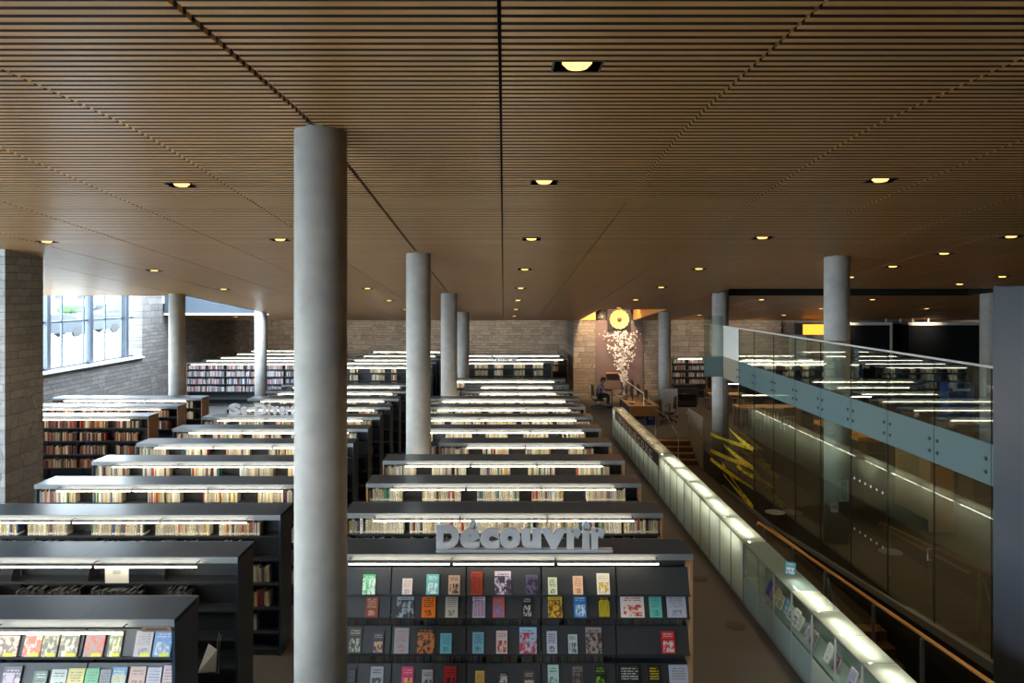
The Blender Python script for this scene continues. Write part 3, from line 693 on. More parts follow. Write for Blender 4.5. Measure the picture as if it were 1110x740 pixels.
# rest of the shelved books: one uncounted mass
me = bpy.data.meshes.new('shelved_books'); me.from_pydata(SV, [], SF)
at = me.color_attributes.new('Col', 'FLOAT_COLOR', 'CORNER'); buf = []
for f, c in zip(SF, SC): buf += [c[0], c[1], c[2], 1]*len(f)
at.data.foreach_set('color', buf); me.materials.append(M['books']); me.update()
o = link('shelved_books', me); o['kind'] = 'stuff'; o['label'] = 'rows of books filling the farther shelves'; o['category'] = 'books'

# ------------------------------------------------------------------ lettering
def glyph(ch, depth, bold=.03):
    cu = bpy.data.curves.new('glyph', 'FONT'); cu.body = ch; cu.size = 1; cu.extrude = .5; cu.offset = bold; cu.resolution_u = 3
    ob = bpy.data.objects.new('glyph', cu); C.objects.link(ob)
    bpy.context.view_layer.update()
    me = bpy.data.meshes.new_from_object(ob.evaluated_get(bpy.context.evaluated_depsgraph_get()))
    bpy.data.objects.remove(ob)
    xs_ = [v.co.x for v in me.vertices]; ys_ = [v.co.y for v in me.vertices]
    return me, (min(xs_), max(xs_), min(ys_), max(ys_))
def letter(ch, x0, x1, z0, z1, y, depth, mat, parent, bold=.035, face='front', name='letter'):
    me, (a, b, c, d) = glyph(ch, depth, bold)
    for v in me.vertices:
        u = (v.co.x-a)/(b-a); w = (v.co.y-c)/(d-c); k = v.co.z
        p = x0+(x1-x0)*u; q = z0+(z1-z0)*w; r_ = y-k*depth
        v.co = (p, r_, q) if face == 'front' else (y-k*depth*1, p, q)
    me.materials.clear(); me.materials.append(mat); me.update()
    return link(name, me, parent)
def sign(chars, region, scale, Yz, label, base_px, depth, zroof, bold=.05):
    t0 = thing('lettering_sign', label, 'sign', (0, 0, 0), None, 'grey letter signs on the bookcases')
    def X_(u): return XP(region[0]+u/scale, Yz)
    m = Yz/F/scale
    MB().bevbox(X_(base_px[0]), X_(base_px[1]), Yz-.03, Yz+depth+.03, zroof+.0008, zroof+.03, .004).build('base_plate', M['letter'], t0)
    bot = max(q[4] for q in chars)
    for ch, a, b, top, bt in chars:
        if ch == 'é':                                 # acute accent as its own wedge above an e
            zt_, zk = zroof+.03+(bot-top)*m, zroof+.03+(bot-82)*m
            MB().prism([(X_(236), zk), (X_(268), zk), (X_(284), zt_+.012), (X_(256), zt_)], 'y', Yz, Yz+depth).build('accent', M['letter'], t0)
            ch, top = 'e', 88
        letter(ch, X_(a), X_(b), zroof+.03+(bot-bt)*m, zroof+.03+(bot-top)*m, Yz+depth/2, depth, M['letter'], t0, bold)
    return t0
sign([('D',65,190,68,200),('é',194,306,44,200),('c',304,411,86,200),('o',411,527,84,200),('u',531,639,88,200),('v',637,777,88,200),('r',780,860,84,200),('i',864,906,50,200),('r',914,992,84,200)],
     (460, 555), 5.045, 8.66, 'large grey Découvrir letters standing on the nearest centre bookcase', (64, 1030), .045, 1.941, .07)
sign([('S',408,520,140,250),('e',520,582,165,250),('D',645,762,140,250),('i',768,796,140,250),('v',798,870,165,250),('e',874,934,165,250),('r',938,976,165,250),('t',978,1014,148,250),('i',1018,1044,140,250),('r',1048,1088,165,250)],
     (200, 420), 8.54, A_Y[7]+.06, 'grey Se Divertir letters on a bookcase left of near column', (400, 1092), .045, 1.941, .07)
sign([('R',252,288,86,140),('o',290,326,98,140),('m',328,376,98,140),('a',378,410,98,140),('n',412,446,98,140),('s',448,480,98,140)],
     (500, 375), 7.93, B2_Y[0]+.06, 'small grey letters on the far bookcase by stone wall', (248, 484), .045, 1.941, .07)

# card holder and bookends on the empty second left shelf
y = A_Y[1]
cx = XP(129.5, y)
t0 = thing('card_holder', 'white shelf card with picture clipped on the second left bookcase', 'sign', (cx, y-.055, 1.66))
MB().bevbox(-.135, .135, -.003, 0, -.0, .20, .001).build('card', M['offwhite'], t0)
MB().box(-.045, .045, -.0045, -.0032, .105, .150).box(-.034, .034, -.0052, -.0046, .112, .143).build('card_window', plain('card_grey', (.30, .30, .26), .5), t0)
MB().box(-.12, .12, .0002, .06, .192, .1995).build('clip', M['metal'], t0)
gBE = 'bookends on the second left shelf'
for i, px in enumerate((12, 95, 177)):
    x = XP(px, y+.05)
    e = MB()
    pts = [(0, 0), (.16, 0), (.16, .17), (.13, .19), (.06, .17), (0, .06)]
    e.prism([(y+.05+u, 1.636+v) for u, v in pts], 'x', x, x+.004)
    tag(e.build('bookend', M['darkgrey']), 'dark steel bookend, %s from left on the empty second left shelf' % ordinal(i+1), 'bookend', gBE)
# name strip on the lip of the nearest left case
t0 = thing('shelf_label', 'brown wooden name strip on lip of nearest left case', 'sign', (XP(170, 6.85), A_Y[0]-.0195, 1.83))
MB().bevbox(-.135, .135, -.006, 0, 0, .05, .002).build('strip', woodmat('strip_wood', (.22, .14, .09), 'X', .6, .3), t0)
MB().box(-.10, .10, -.0072, -.0061, .018, .032).build('strip_print', M['darkgrey'], t0)
# white brochure tray on the low shelf at the aisle end
t0 = thing('brochure_tray', 'clear tray with folded white sheet at end of second left bookcase', 'tray', (-3.34, A_Y[1]-.05, .6495))
MB().box(-.13, .13, -.10, .06, .0, .012).box(-.13, .13, -.10, -.092, .012, .05).box(-.13, -.122, -.092, .06, .012, .08).box(.122, .13, -.092, .06, .012, .08).build('tray', M['acrylic'], t0)
MB().add([(-.13,-.085,.02),(.06,-.06,.02),(.10,-.11,.30),(.0,-.10,.36),(-.13,-.082,.02),(.06,-.057,.02),(.10,-.107,.30),(0,-.097,.36)], [(0,1,2,3),(7,6,5,4),(0,4,5,1),(1,5,6,2),(2,6,7,3),(3,7,4,0)]).build('folded_sheet', M['paper'], t0)
MB().tube([(.08,-.095,.02),(.10,-.10,.35),(.12,-.10,.50)], .004, 6).build('wire', M['metal'], t0)
MB().tube([(.11,-.095,.02),(.12,-.10,.30),(.14,-.10,.46)], .004, 6).build('wire', M['metal'], t0)

# ------------------------------------------------------------------ glowing display counter
X0, X1, HC = 3.83, 4.19, 1.02
BW = .645
def film(bx, face, mat):
    m = MB().box(*bx); i = {'top': 1, 'left': 5, 'right': 3, 'far': 4}[face]; m.mi = [1]*6; m.mi[i] = 0
    return m, [mat, M['dglass']]
def counter(y0, nb, label, kind):
    t0 = thing('display_counter', label, 'cabinet', (0, 0, 0), None, 'run of glass display counters')
    y1 = y0+nb*BW
    MB().box(X0+.01, X1-.01, y0, y1, 0, .05).build('plinth', M['metal'], t0)
    m_, q_ = film((X1-.012, X1, y0, y1, .05, HC-.012), 'right', M['frost'] if kind != 'books' else M['frostteal']); m_.build('back_panel', q_, t0)
    MB().box(X0+.03, X1-.03, y0+.01, y1-.01, .455, .467).build('shelf', M['dglass'] if kind == 'lit' else M['frostteal'], t0)
    MB().box(X0-.006, X0+.012, y0, y1, HC-.022, HC-.006).build('top_rail', M['metal'] if kind != 'letters' else M['darkgrey'], t0)
    for i in range(nb+1):
        yy = y0+i*BW
        MB().box(X0-.004, X0+.008, yy-.014, yy+.014, .05, HC-.022).build('post', M['lightalu'] if kind == 'books' else M['darkgrey'], t0)
    for i in range(nb):
        a, b = y0+i*BW+.012, y0+(i+1)*BW-.012
        if kind == 'lit':
            m_, q_ = film((X0, X0+.008, a, b, .05, HC-.024), 'left', M['frost']); m_.build('front_panel', q_, t0)
            MB().lathe([(.014, 0), (.014, .006)], 0, 0, 10).build('clip', M['darkgrey'], t0, (X0-.0005, b, HC-.07), (0, -math.pi/2, 0))
        elif kind == 'letters':
            m_, q_ = film((X0, X0+.008, a, b, .05, .71 if 1 <= i < nb-1 else HC-.024), 'left', M['frost']); m_.build('front_panel', q_, t0)
        else:
            MB().box(X0, X0+.006, a, b, .47, HC-.024).build('glass_door', M['dglass'], t0)
            m_, q_ = film((X0, X0+.008, a, b, .05, .455), 'left', M['frost'] if i < nb-4 else M['frostteal']); m_.build('front_panel', q_, t0)
        lit = kind == 'lit' or (kind == 'books' and i < nb-3)
        m_, q_ = film((X0-.004, X1+.004, a-.008, b+.008, HC-.005, HC), 'top', M['frost'] if lit else (M['brownfilm'] if kind == 'letters' else M['frostteal'])); m_.build('top_panel', q_, t0)
    if kind == 'letters':
        MB().box(X0-.003, X0+.006, y0+.02, y1-BW, .71, HC-.03).build('letter_band', M['darkfilm'], t0)
    # lamps inside
    n = int((y1-y0-.2)//1.2)
    for i in range(n):
        a = y0+.15+i*(y1-y0-.3)/n
        if kind == 'books' and a > y1-2.2: continue
        zt = .93
        MB().tube([((X0+X1)/2, a+.05, zt), ((X0+X1)/2, a+.05+1.0, zt)], .012, 6).build('lamp_tube', M['cabtube'], t0)
    return t0
Y_A = 11.76; Y_B = Y_A+9.5*BW
Y_B = Y_A+10*BW                                        # 18.2
cl = counter(Y_B+.075, 12, 'far glowing counter with dark letter band beside the service desk', 'letters')
counter(Y_A+.035, 10, 'middle counter of glowing frosted glass beside the centre aisle', 'lit')
cb = counter(Y_A-10*BW, 10, 'near glass counter with books displayed behind clear doors', 'books')
m_, q_ = film((X0+.002, X1-.002, Y_B+.075+12*BW+.001, Y_B+.075+12*BW+.01, .05, HC-.01), 'far', M['frost']); m_.build('end_panel', q_, cl)
yy = Y_B+.075+12*BW-.95
for ch in 'TIFEEIUECOXC':
    wd = .22 if ch in 'I' else .42
    letter(ch, yy, yy-wd, .745, .955, X0-.008, .006, M['offwhite'], cl, .02, 'side')
    yy -= wd+.13
# books and leaflets in the near counter
GC = 'books displayed in the near counter'
items = [(11.02,(40,70,160),(20,30,80),'text','blue'), (10.86,(150,70,150),(200,170,200),'text','purple'), (10.70,(205,195,130),(120,110,70),'text','yellow'), (10.56,(215,215,215),(60,60,60),'picture','white'),
         (10.36,(60,160,200),(220,230,235),'picture','light blue'), (10.20,(225,225,222),(20,20,20),'picture','white with black portrait'), (10.02,(220,218,215),(90,90,95),'picture','white and grey'), (9.88,(200,200,198),(120,120,122),'text','pale grey'),
         (9.62,(110,95,125),(190,185,195),'full','lilac'), (9.44,(160,150,155),(90,80,90),'full','mauve'), (9.02,(225,225,220),(150,150,150),'text','open white'), (8.80,(70,40,65),(150,110,140),'full','dark plum'), (8.42,(170,165,190),(110,105,130),'text','pale violet'), (8.2,(190,190,190),(110,110,110),'text','silver grey')]
for i, (yy, base, acc, st, word) in enumerate(items):
    o = cover_book(.13 if i % 3 else .15, .19 if i % 2 else .22, base, acc, st, (X0+.10, yy, .477), '%s book in near glass counter, %s from its far end' % (word, ordinal(i+1)), GC, 0, .0)
    o.rotation_euler = (-math.radians(20), 0, math.radians(-90)+R.uniform(-.015, .015))
o = cover_book(.14, .17, (70, 165, 195), (230, 235, 235), 'picture', (4.02, 10.36, HC+.0095), 'small blue and white booklet standing on top of near counter', None, -.5, math.radians(25))

# ------------------------------------------------------------------ stairs, handrail, kerb
t0 = thing('staircase', 'brown wooden steps going down beside the far end of glowing counter', 'stairs', (0, 0, 0), None, 'wooden steps along the sunken corridor')
for i in range(4):
    y1 = 25.4-i*.32
    MB().box(4.22, 6.34, y1-.33, y1-.002, -.6, -.002-i*.15).build('step', M['darkwood'], t0)
t0 = thing('staircase', 'lower wooden steps under the handrail by the black wall', 'stairs', (0, 0, 0), None, 'wooden steps along the sunken corridor')
for i in range(4):
    y1 = 12.49-i*.28
    MB().box(4.22, 6.33, y1-.30, y1-.002, -1.34, -.602-i*.15).build('step', M['darkwood'], t0)
t0 = thing('stair_parapet', 'grey panel parapet with sloping handrail right of far steps', 'parapet', (0, 0, 0))
MB().box(6.365, 6.395, 23.6, 25.5, -.6, 1.05).build('panel', M['bandbeige'], t0)
MB().tube([(6.31, 25.5, .92), (6.31, 25.1, .88), (6.31, 23.7, .30), (6.31, 23.4, .27)], .02, 8).build('handrail', M['metal'], t0)
t0 = thing('stair_handrail', 'thin metal handrail descending left of the far steps', 'rail', (0, 0, 0))
MB().tube([(5.35, 26.0, .02), (5.35, 26.0, .92), (5.55, 25.3, .86), (5.75, 24.3, .32), (5.75, 24.3, -.435)], .018, 8).build('rail', M['metal'], t0)
hx = 5.16
def hz(y): return .35+(15-y)*.07
t0 = thing('corridor_handrail', 'long wooden handrail on steel posts beside the glass wall', 'rail', (0, 0, 0))
MB().tube([(hx, 15.0, hz(15)-.06), (hx, 14.95, hz(15)), (hx, 12, hz(12)), (hx, 9, hz(9)), (hx, 7.0, hz(7))], .026, 10).build('rail', M['railwood'], t0)
MB().tube([(hx+.12, 14.6, hz(14.6)-.03), (hx+.12, 11.9, hz(11.9)-.10)], .02, 8).build('rail', M['railwood'], t0)
for y, wd in ((14.6, .02), (13.2, .02), (11.83, .03), (10.3, .018), (9.1, .02), (7.6, .03)):
    zb = -.599 if y > 12.5 else (-1.349 if y < 11.6 else -.895)
    p = MB().box(hx-wd/2-.004, hx+wd/2+.004, y-.03, y+.03, zb, hz(y)-.05).tube([(hx, y, hz(y)-.052), (hx, y, hz(y)-.02)], .009, 8)
    p.build('post', M['metal'], t0)
MB().tube([(hx, 11.75, hz(11.8)-.12), (hx+.05, 11.0, -.85)], .012, 6).build('brace', M['metal'], t0)
for a, b in ((13.1, 11.95), (11.7, 10.4), (10.2, 9.2), (9.0, 7.7)):
    MB().add([(hx-.005,a,-.5 if a > 12.5 else -.6),(hx-.005,b,-.5 if b > 12.4 else -.6),(hx-.005,b,hz(b)-.10),(hx-.005,a,hz(a)-.10),(hx+.005,a,-.5 if a > 12.5 else -.6),(hx+.005,b,-.5 if b > 12.4 else -.6),(hx+.005,b,hz(b)-.10),(hx+.005,a,hz(a)-.10)],
             [(0,1,2,3),(7,6,5,4),(0,4,5,1),(1,5,6,2),(2,6,7,3),(3,7,4,0)]).build('infill_pane', M['glass'], t0)

# ------------------------------------------------------------------ glass wall
GX = 6.4
def kerb(y): return -.56 if y > 17.6 else -.5+(17.6-y)*.085
gw = thing('glass_partition', 'tall glass wall with turquoise frosted band and point fittings', 'partition', (0, 0, 0))
js = [21.5, 20.08, 18.85, 17.5, 16.2, 14.9, 13.6, 12.3, 10.97, 9.68, 9.42]
def rail_z(y): return 4.005+(y-9.7)*.004
def bt(y): return 3.0+(y-9.7)*.0145
def bb(y): return 2.45+(y-9.7)*.008
def pane(name, a, b, f0, f1, mat, th=.006):
    y0, y1 = b+.006, a-.006
    if y1-y0 < .05: return
    MB().add([(GX-th,y0,f0(y0)),(GX-th,y1,f0(y1)),(GX-th,y1,f1(y1)),(GX-th,y0,f1(y0)),(GX+th,y0,f0(y0)),(GX+th,y1,f0(y1)),(GX+th,y1,f1(y1)),(GX+th,y0,f1(y0))],
             [(0,1,2,3),(7,6,5,4),(0,4,5,1),(1,5,6,2),(2,6,7,3),(3,7,4,0)]).build(name, mat, gw)
for i in range(len(js)-1):
    a, b = js[i], js[i+1]
    pane('glass_pane', a, b, lambda y: bt(y)+.004, lambda y: rail_z(y)-.012, M['white'] if i == 0 else M['glass'])
    pane('frosted_pane', a, b, lambda y: bb(y)+.004, lambda y: bt(y), M['bandbeige'] if i == 0 else M['band'])
    if i > 0:
        pane('glass_pane', a, b, lambda y: kerb(y)+.01, lambda y: bb(y), M['glass'])
for j in js[:-1]:
    MB().box(GX-.008, GX+.008, j-.0058, j+.0058, kerb(j)+.012, rail_z(j)-.014).build('joint', M['black'], gw)
for j in js[1:-1]:
    for dy in (-.10, .10):
        for fz in (.30, .62):
            z = bb(j)+(bt(j)-bb(j))*fz
            MB().lathe([(.010, 0), (.026, .006), (.028, .014), (.022, .022)], 0, 0, 12).build('bolt', M['darkgrey'], gw, (GX-.007, j+dy, z), (0, -math.pi/2, 0))
MB().tube([(GX, 21.5, rail_z(21.5)+.004), (GX, 9.42, rail_z(9.42)+.004)], .018, 8).build('top_rail', M['white'], gw)
k = MB()
for y0, y1 in ((9.42, 17.6), (17.6, 21.5)):
    k.add([(GX-.05,y0,-.62),(GX-.05,y1,-.62),(GX-.05,y1,kerb(y1)),(GX-.05,y0,kerb(y0)),(GX+.1,y0,-.62),(GX+.1,y1,-.62),(GX+.1,y1,kerb(y1)),(GX+.1,y0,kerb(y0))], [(0,1,2,3),(7,6,5,4),(0,4,5,1),(1,5,6,2),(2,6,7,3),(3,7,4,0)])
kb = MB()
for x0_, x1_ in ((GX-.06, GX+.06),):
    for y0, y1 in ((9.42, 17.6), (17.6, 21.5)):
        kb.add([(x0_,y0,kerb(y0)-.14),(x0_,y1,kerb(y1)-.04),(x0_,y1,kerb(y1)),(x0_,y0,kerb(y0)),(x1_,y0,kerb(y0)-.14),(x1_,y1,kerb(y1)-.04),(x1_,y1,kerb(y1)),(x1_,y0,kerb(y0))], [(0,1,2,3),(7,6,5,4),(0,4,5,1),(1,5,6,2),(2,6,7,3),(3,7,4,0)])
kb.build('kerb', M['alu'], gw)
MB().add([(GX-.03,9.42,-.6),(GX-.03,17.6,-.6),(GX-.03,17.6,-.55),(GX-.03,9.42,kerb(9.42)-.14),(GX+.03,9.42,-.6),(GX+.03,17.6,-.6),(GX+.03,17.6,-.55),(GX+.03,9.42,kerb(9.42)-.14)],
         [(0,1,2,3),(7,6,5,4),(0,4,5,1),(1,5,6,2),(2,6,7,3),(3,7,4,0)]).build('apron', M['black'], gw)
# short return facing the reader at its far end
for z0, z1, m in ((3.18, 4.36, M['glass']), (2.58, 3.17, M['band'])):
    MB().box(5.84, GX-.01, 21.5, 21.512, z0, z1).build('return_pane', m, gw)
# safety dots on the door panes
for z in (1.62, .70):
    for q in range(6):
        MB().lathe([(.022, 0), (.022, .0015)], 0, 0, 14).build('safety_dot', M['white'], gw, (GX-.0065, 13.45-q*.2, z-.02*q*.0), (0, -math.pi/2, 0))
hd = MB().tube([(GX-.05, 11.05, .98), (GX-.05, 11.05, 1.16)], .012, 8).tube([(GX-.05, 11.05, 1.15), (GX-.006, 11.05, 1.15)], .01, 6).tube([(GX-.05, 11.05, .99), (GX-.006, 11.05, .99)], .01, 6)
hd.build('handle', M['metal'], gw)
# caution tape strung across the opening
def tp(px, py, i):
    xx = GX-.07-.05*i; Y = xx*F/(px-VX)
    return Vector((xx, Y, CAM-(py-VY)/F*Y))
tapes = [((770.5,470),(816.2,486),'upper nearly level strand'), ((791,465),(816.2,487),'steep short strand from the column'), ((784.5,482),(816.2,507),'second steep strand'), ((770.5,488),(816.2,506),'middle nearly level strand'),
         ((770,497),(816.2,529),'long slanted strand'), ((799,504),(816.2,517),'short right strand'), ((783,502),(816.4,550),'steepest strand'), ((784.5,514),(816.4,549.5),'lowest strand')]
for i, (a, b, word) in enumerate(tapes):
    p, q = tp(*a, i), tp(*b, i); m = MB(); n = 14; hw = .055; vs = []
    for kx in range(n+1):
        u = kx/n; c = p.lerp(q, u); c.z -= .03*math.sin(math.pi*u); 
        tw = .6*math.sin(u*4+i); vs += [c+Vector((-math.sin(tw)*hw*.5, 0, math.cos(tw)*hw)), c-Vector((-math.sin(tw)*hw*.5, 0, math.cos(tw)*hw))]
    m.add(vs, [(2*kx, 2*kx+1, 2*kx+3, 2*kx+2) for kx in range(n)])
    o = m.build('caution_tape', M['yellow']); sm = o.modifiers.new('thick', 'SOLIDIFY'); sm.thickness = .0015
    tag(o, 'yellow caution tape across glass wall opening, %s' % word, 'tape', 'yellow caution tapes by the glass wall')
# framed notices on the column behind the glass
for i, (px, py, w, h, word) in enumerate(((905, 550, .14, .19, 'lower'), (915.5, 532, .16, .42, 'upper'))):
    Y = 14.55; x, _, z = W(px, py, Y-.02)
    t0 = thing('notice_frame', '%s framed notice on the concrete column behind the glass wall' % word, 'sign', (x, Y, z), None, 'notices on the column behind glass')
    f = MB()
    for bx in ((-w/2, w/2, h/2-.012, h/2), (-w/2, w/2, -h/2, -h/2+.012)): f.box(bx[0], bx[1], -.012, .004, bx[2], bx[3])
    for bx in ((-w/2, -w/2+.012), (w/2-.012, w/2)): f.box(bx[0], bx[1], -.012, .004, -h/2+.012, h/2-.012)
    f.build('frame', M['white'], t0); MB().box(-w/2+.013, w/2-.013, -.004, .003, -h/2+.013, h/2-.013).build('sheet', M['paper'] if i == 0 else M['frostteal'], t0)
    MB().box(-w*.3, w*.3, -.0055, -.0042, -h*.2, h*.25).build('print', M['letter'], t0)
# tall dark painted panel close at right
t0 = thing('pylon_panel', 'tall slate blue painted panel at the right edge', 'panel', (0, 0, 0))
MB().bevbox(6.16, 6.34, 7.6, 9.3, -1.35, 5.07, .012).build('body', M['panelgrey'], t0)
MB().box(6.13, 6.159, 7.62, 9.28, -1.35, -1.25).build('base_strip', M['darkgrey'], t0)

# ------------------------------------------------------------------ far side: artwork, desk, person
ax, ay = 5.72, 36.5
art = thing('wall_artwork', 'golden disc above a cascade of white flakes on mauve panel', 'artwork', (0, 0, 0))
MB().box(XP(645.5, ay), XP(697, ay), ay-.06, ay-.002, .02, 4.35).build('mauve_panel', M['mauve'], art)
dx, _, dz = W(671.5, 346, ay-.2)
MB().box(dx-.58, dx+.58, ay-.12, ay-.062, dz-.58, dz+.58).build('dark_square', M['darkgrey'], art)
g = MB()
for kx in range(40):
    a = 6.28318*kx/40; r0, r1 = .17, .47+.018*math.sin(kx*2.3); u = .045
    ca, sa = math.cos(a), math.sin(a)
    g.add([(dx+ca*r0-sa*.03, ay-.15, dz+sa*r0+ca*.03), (dx+ca*r0+sa*.03, ay-.15, dz+sa*r0-ca*.03), (dx+ca*r1+sa*u, ay-.19-.02*(kx % 2), dz+sa*r1-ca*u), (dx+ca*r1-sa*u, ay-.19-.02*(kx % 2), dz+sa*r1+ca*u), (dx+ca*(r0+r1)/2, ay-.124, dz+sa*(r0+r1)/2)],
          [(0,1,2,3),(0,4,1),(1,4,2),(2,4,3),(3,4,0)])
g.lathe([(.36, 0), (.36, .03)], 0, 0, 32) if False else None
dsk = g.build('gold_disc', M['gold'], art)
MB().lathe([(.44, 0), (.45, .02), (.42, .035)], 0, 0, 36).build('gold_plate', M['gold'], art, (dx, ay-.121, dz), (math.pi/2, 0, 0))
MB().ball((dx, ay-.20, dz), .11, .06, .11).build('disc_eye', M['darkwood'], art)
fk = MB(); n = 0
rr = random.Random(3)
while n < 520:
    py = rr.uniform(359, 419); u = (py-359)/60
    hw = 22*(1-u)**1.1+1.2; px = 673+3*u+rr.gauss(0, .45)*hw
    if abs(px-673) > 25: continue
    if rr.random() > 1-.55*u: continue
    x, _, z = W(px, py, ay-.25); y = ay-rr.uniform(.10, .42); s = rr.uniform(.022, .055)
    a = rr.uniform(0, 3.14); b = rr.uniform(-.6, .6)
    e1 = Vector((math.cos(a), math.sin(b)*.5, math.sin(a)))*s; e2 = Vector((-math.sin(a), .3, math.cos(a)))*s*.7; c = Vector((x, y, z)); nn = e1.cross(e2).normalized()*.004
    fk.add([c-e1-e2, c+e1-e2*.6, c+e1*.8+e2, c-e1*.7+e2, c+nn], [(0,1,2,3),(0,4,1),(1,4,2),(2,4,3),(3,4,0)]); n += 1
o = fk.build('flakes', M['flake'], art); o['kind'] = 'stuff'
for sx, sy in ((653, 343), (688, 345)):
    x, _, z = W(sx, sy, ay-.1); st = MB()
    for kx in range(5):
        a = 3.1416*kx/5+.3; st.tube([(x-math.cos(a)*.28, ay-.085, z-math.sin(a)*.28), (x+math.cos(a)*.28, ay-.10, z+math.sin(a)*.28)], .012, 5)
    st.build('star', M['wglass'] if False else M['lightalu'], art)
MB().box(XP(657, ay), XP(670, ay), ay-.2, ay-.062, CAM-84.5/F*ay, CAM-83.5/F*ay).build('shelf', M['deskwood'], art)

desk = thing('service_desk', 'long wooden service desk in front of the artwork wall', 'desk', (0, 0, 0))
MB().bevbox(4.77, 5.92, 28.0, 33.0, .71, .75, .008).build('desktop', M['deskwood'], desk)
MB().box(4.80, 5.89, 28.02, 28.05, .36, .709).build('front_panel', M['deskwood'], desk)
for x in (4.80, 5.85):
    for y in (28.06, 30.5, 32.9): MB().box(x, x+.04, y, y+.05, 0, .709).build('leg', M['deskwood'] if y < 29 else M['darkgrey'], desk)
MB().box(5.0, 5.7, 29.5, 31.5, .05, .7).build('drawer_pedestal', M['darkgrey'], desk)
bx, by = 5.33, 0
MB().tube([(5.33, 28.12, .752), (5.33, 28.12, 1.19), (5.33, 28.2, 1.22), (5.33, 32.5, 1.22), (5.33, 32.6, 1.18), (5.33, 32.6, .752)], .022, 8).build('divider_rail', M['white'], desk)
MB().box(5.326, 5.334, 28.2, 32.5, .80, 1.18).build('divider_pane', M['dglass'], desk)
def monitor(x, y, yaw, label):
    t = thing('monitor', label, 'monitor', (x, y, .7505), (0, 0, yaw), 'monitors on the service desk')
    MB().bevbox(-.11, .11, -.08, .08, 0, .012, .003).build('stand_base', M['darkgrey'], t)
    MB().box(-.02, .02, .0, .02, .012, .22).build('stand', M['darkgrey'], t)
    MB().bevbox(-.27, .27, -.03, -.001, .12, .46, .004).build('screen_case', M['darkgrey'], t)
    MB().box(-.25, .25, -.033, -.0305, .14, .44).build('screen', M['screen'], t)
for i, (x, y) in enumerate(((5.12, 29.4), (5.10, 30.6), (5.12, 31.9))): monitor(x, y, -math.pi/2, 'black monitor left of the desk divider, %s counted from desk front' % ordinal(i+1))
for i, (x, y) in enumerate(((5.62, 29.2), (5.62, 30.9), (5.6, 32.2))): monitor(x, y, math.pi/2, 'black monitor right of the desk divider, %s counted from desk front' % ordinal(i+1))
for i, (x, y, w) in enumerate(((4.95, 28.6, .2), (5.6, 28.5, .2), (4.92, 29.95, .2), (4.93, 31.2, .2))):
    tag(MB().bevbox(x-.09, x+.09, y-w, y+w, .7505, .775, .004).build('keyboard', M['darkgrey']), 'dark keyboard on the service desk, %s of four from its front left' % ordinal(i+1), 'keyboard', 'keyboards on the service desk')
for i, (x, y, h) in enumerate(((5.05, 29.0, .03), (5.75, 29.9, .06), (4.92, 30.75, .03), (5.15, 31.2, .10))):
    m = MB()
    for q in range(3): m.box(x-.10+.01*q, x+.11-.005*q, y-.14, y+.15-.01*q, .7505+h*q/3, .7505+h*(q+1)/3-.001)
    tag(m.build('paper_stack', M['paper']), 'stack of white papers on the service desk, %s from its front' % ordinal(i+1), 'papers', 'paper stacks on the service desk')
bn = thing('recycling_bin', 'blue recycling bin with white arrows beneath the service desk', 'bin', (5.62, 28.32, 0))
MB().add([(-.17,-.13,.0),(.17,-.13,0),(.17,.13,0),(-.17,.13,0),(-.20,-.16,.52),(.20,-.16,.52),(.20,.16,.52),(-.20,.16,.52),(-.18,-.14,.52),(.18,-.14,.52),(.18,.14,.52),(-.18,.14,.52),(-.15,-.11,.03),(.15,-.11,.03),(.15,.11,.03),(-.15,.11,.03)],
         [(0,3,2,1),(0,1,5,4),(1,2,6,5),(2,3,7,6),(3,0,4,7),(4,5,9,8),(5,6,10,9),(6,7,11,10),(7,4,8,11),(8,9,13,12),(9,10,14,13),(10,11,15,14),(11,8,12,15),(12,13,14,15)]).build('bin_body', M['bluebin'], bn)
a_ = MB()
for kx in range(3):
    t1 = math.pi/2+kx*2.0944; t2 = t1+2.0944; p = Vector((math.cos(t1)*.11, 0, math.sin(t1)*.11)); q = Vector((math.cos(t2)*.11, 0, math.sin(t2)*.11))
    s = p.lerp(q, .16); e = p.lerp(q, .62); d = (q-p).normalized(); nn = Vector((-d.z, 0, d.x)); tip = p.lerp(q, .9)
    def K(v): return (v.x, -.160+(.32-v.z)*.03-.012, v.z+.28)
    a_.add([K(s-nn*.018), K(e-nn*.018), K(e-nn*.045), K(tip), K(e+nn*.045), K(e+nn*.018), K(s+nn*.018)], [(0,1,2,3,4,5,6)])
o = a_.build('recycling_mark', M['white'], bn); o['label'] = 'white triangle of three arrows'

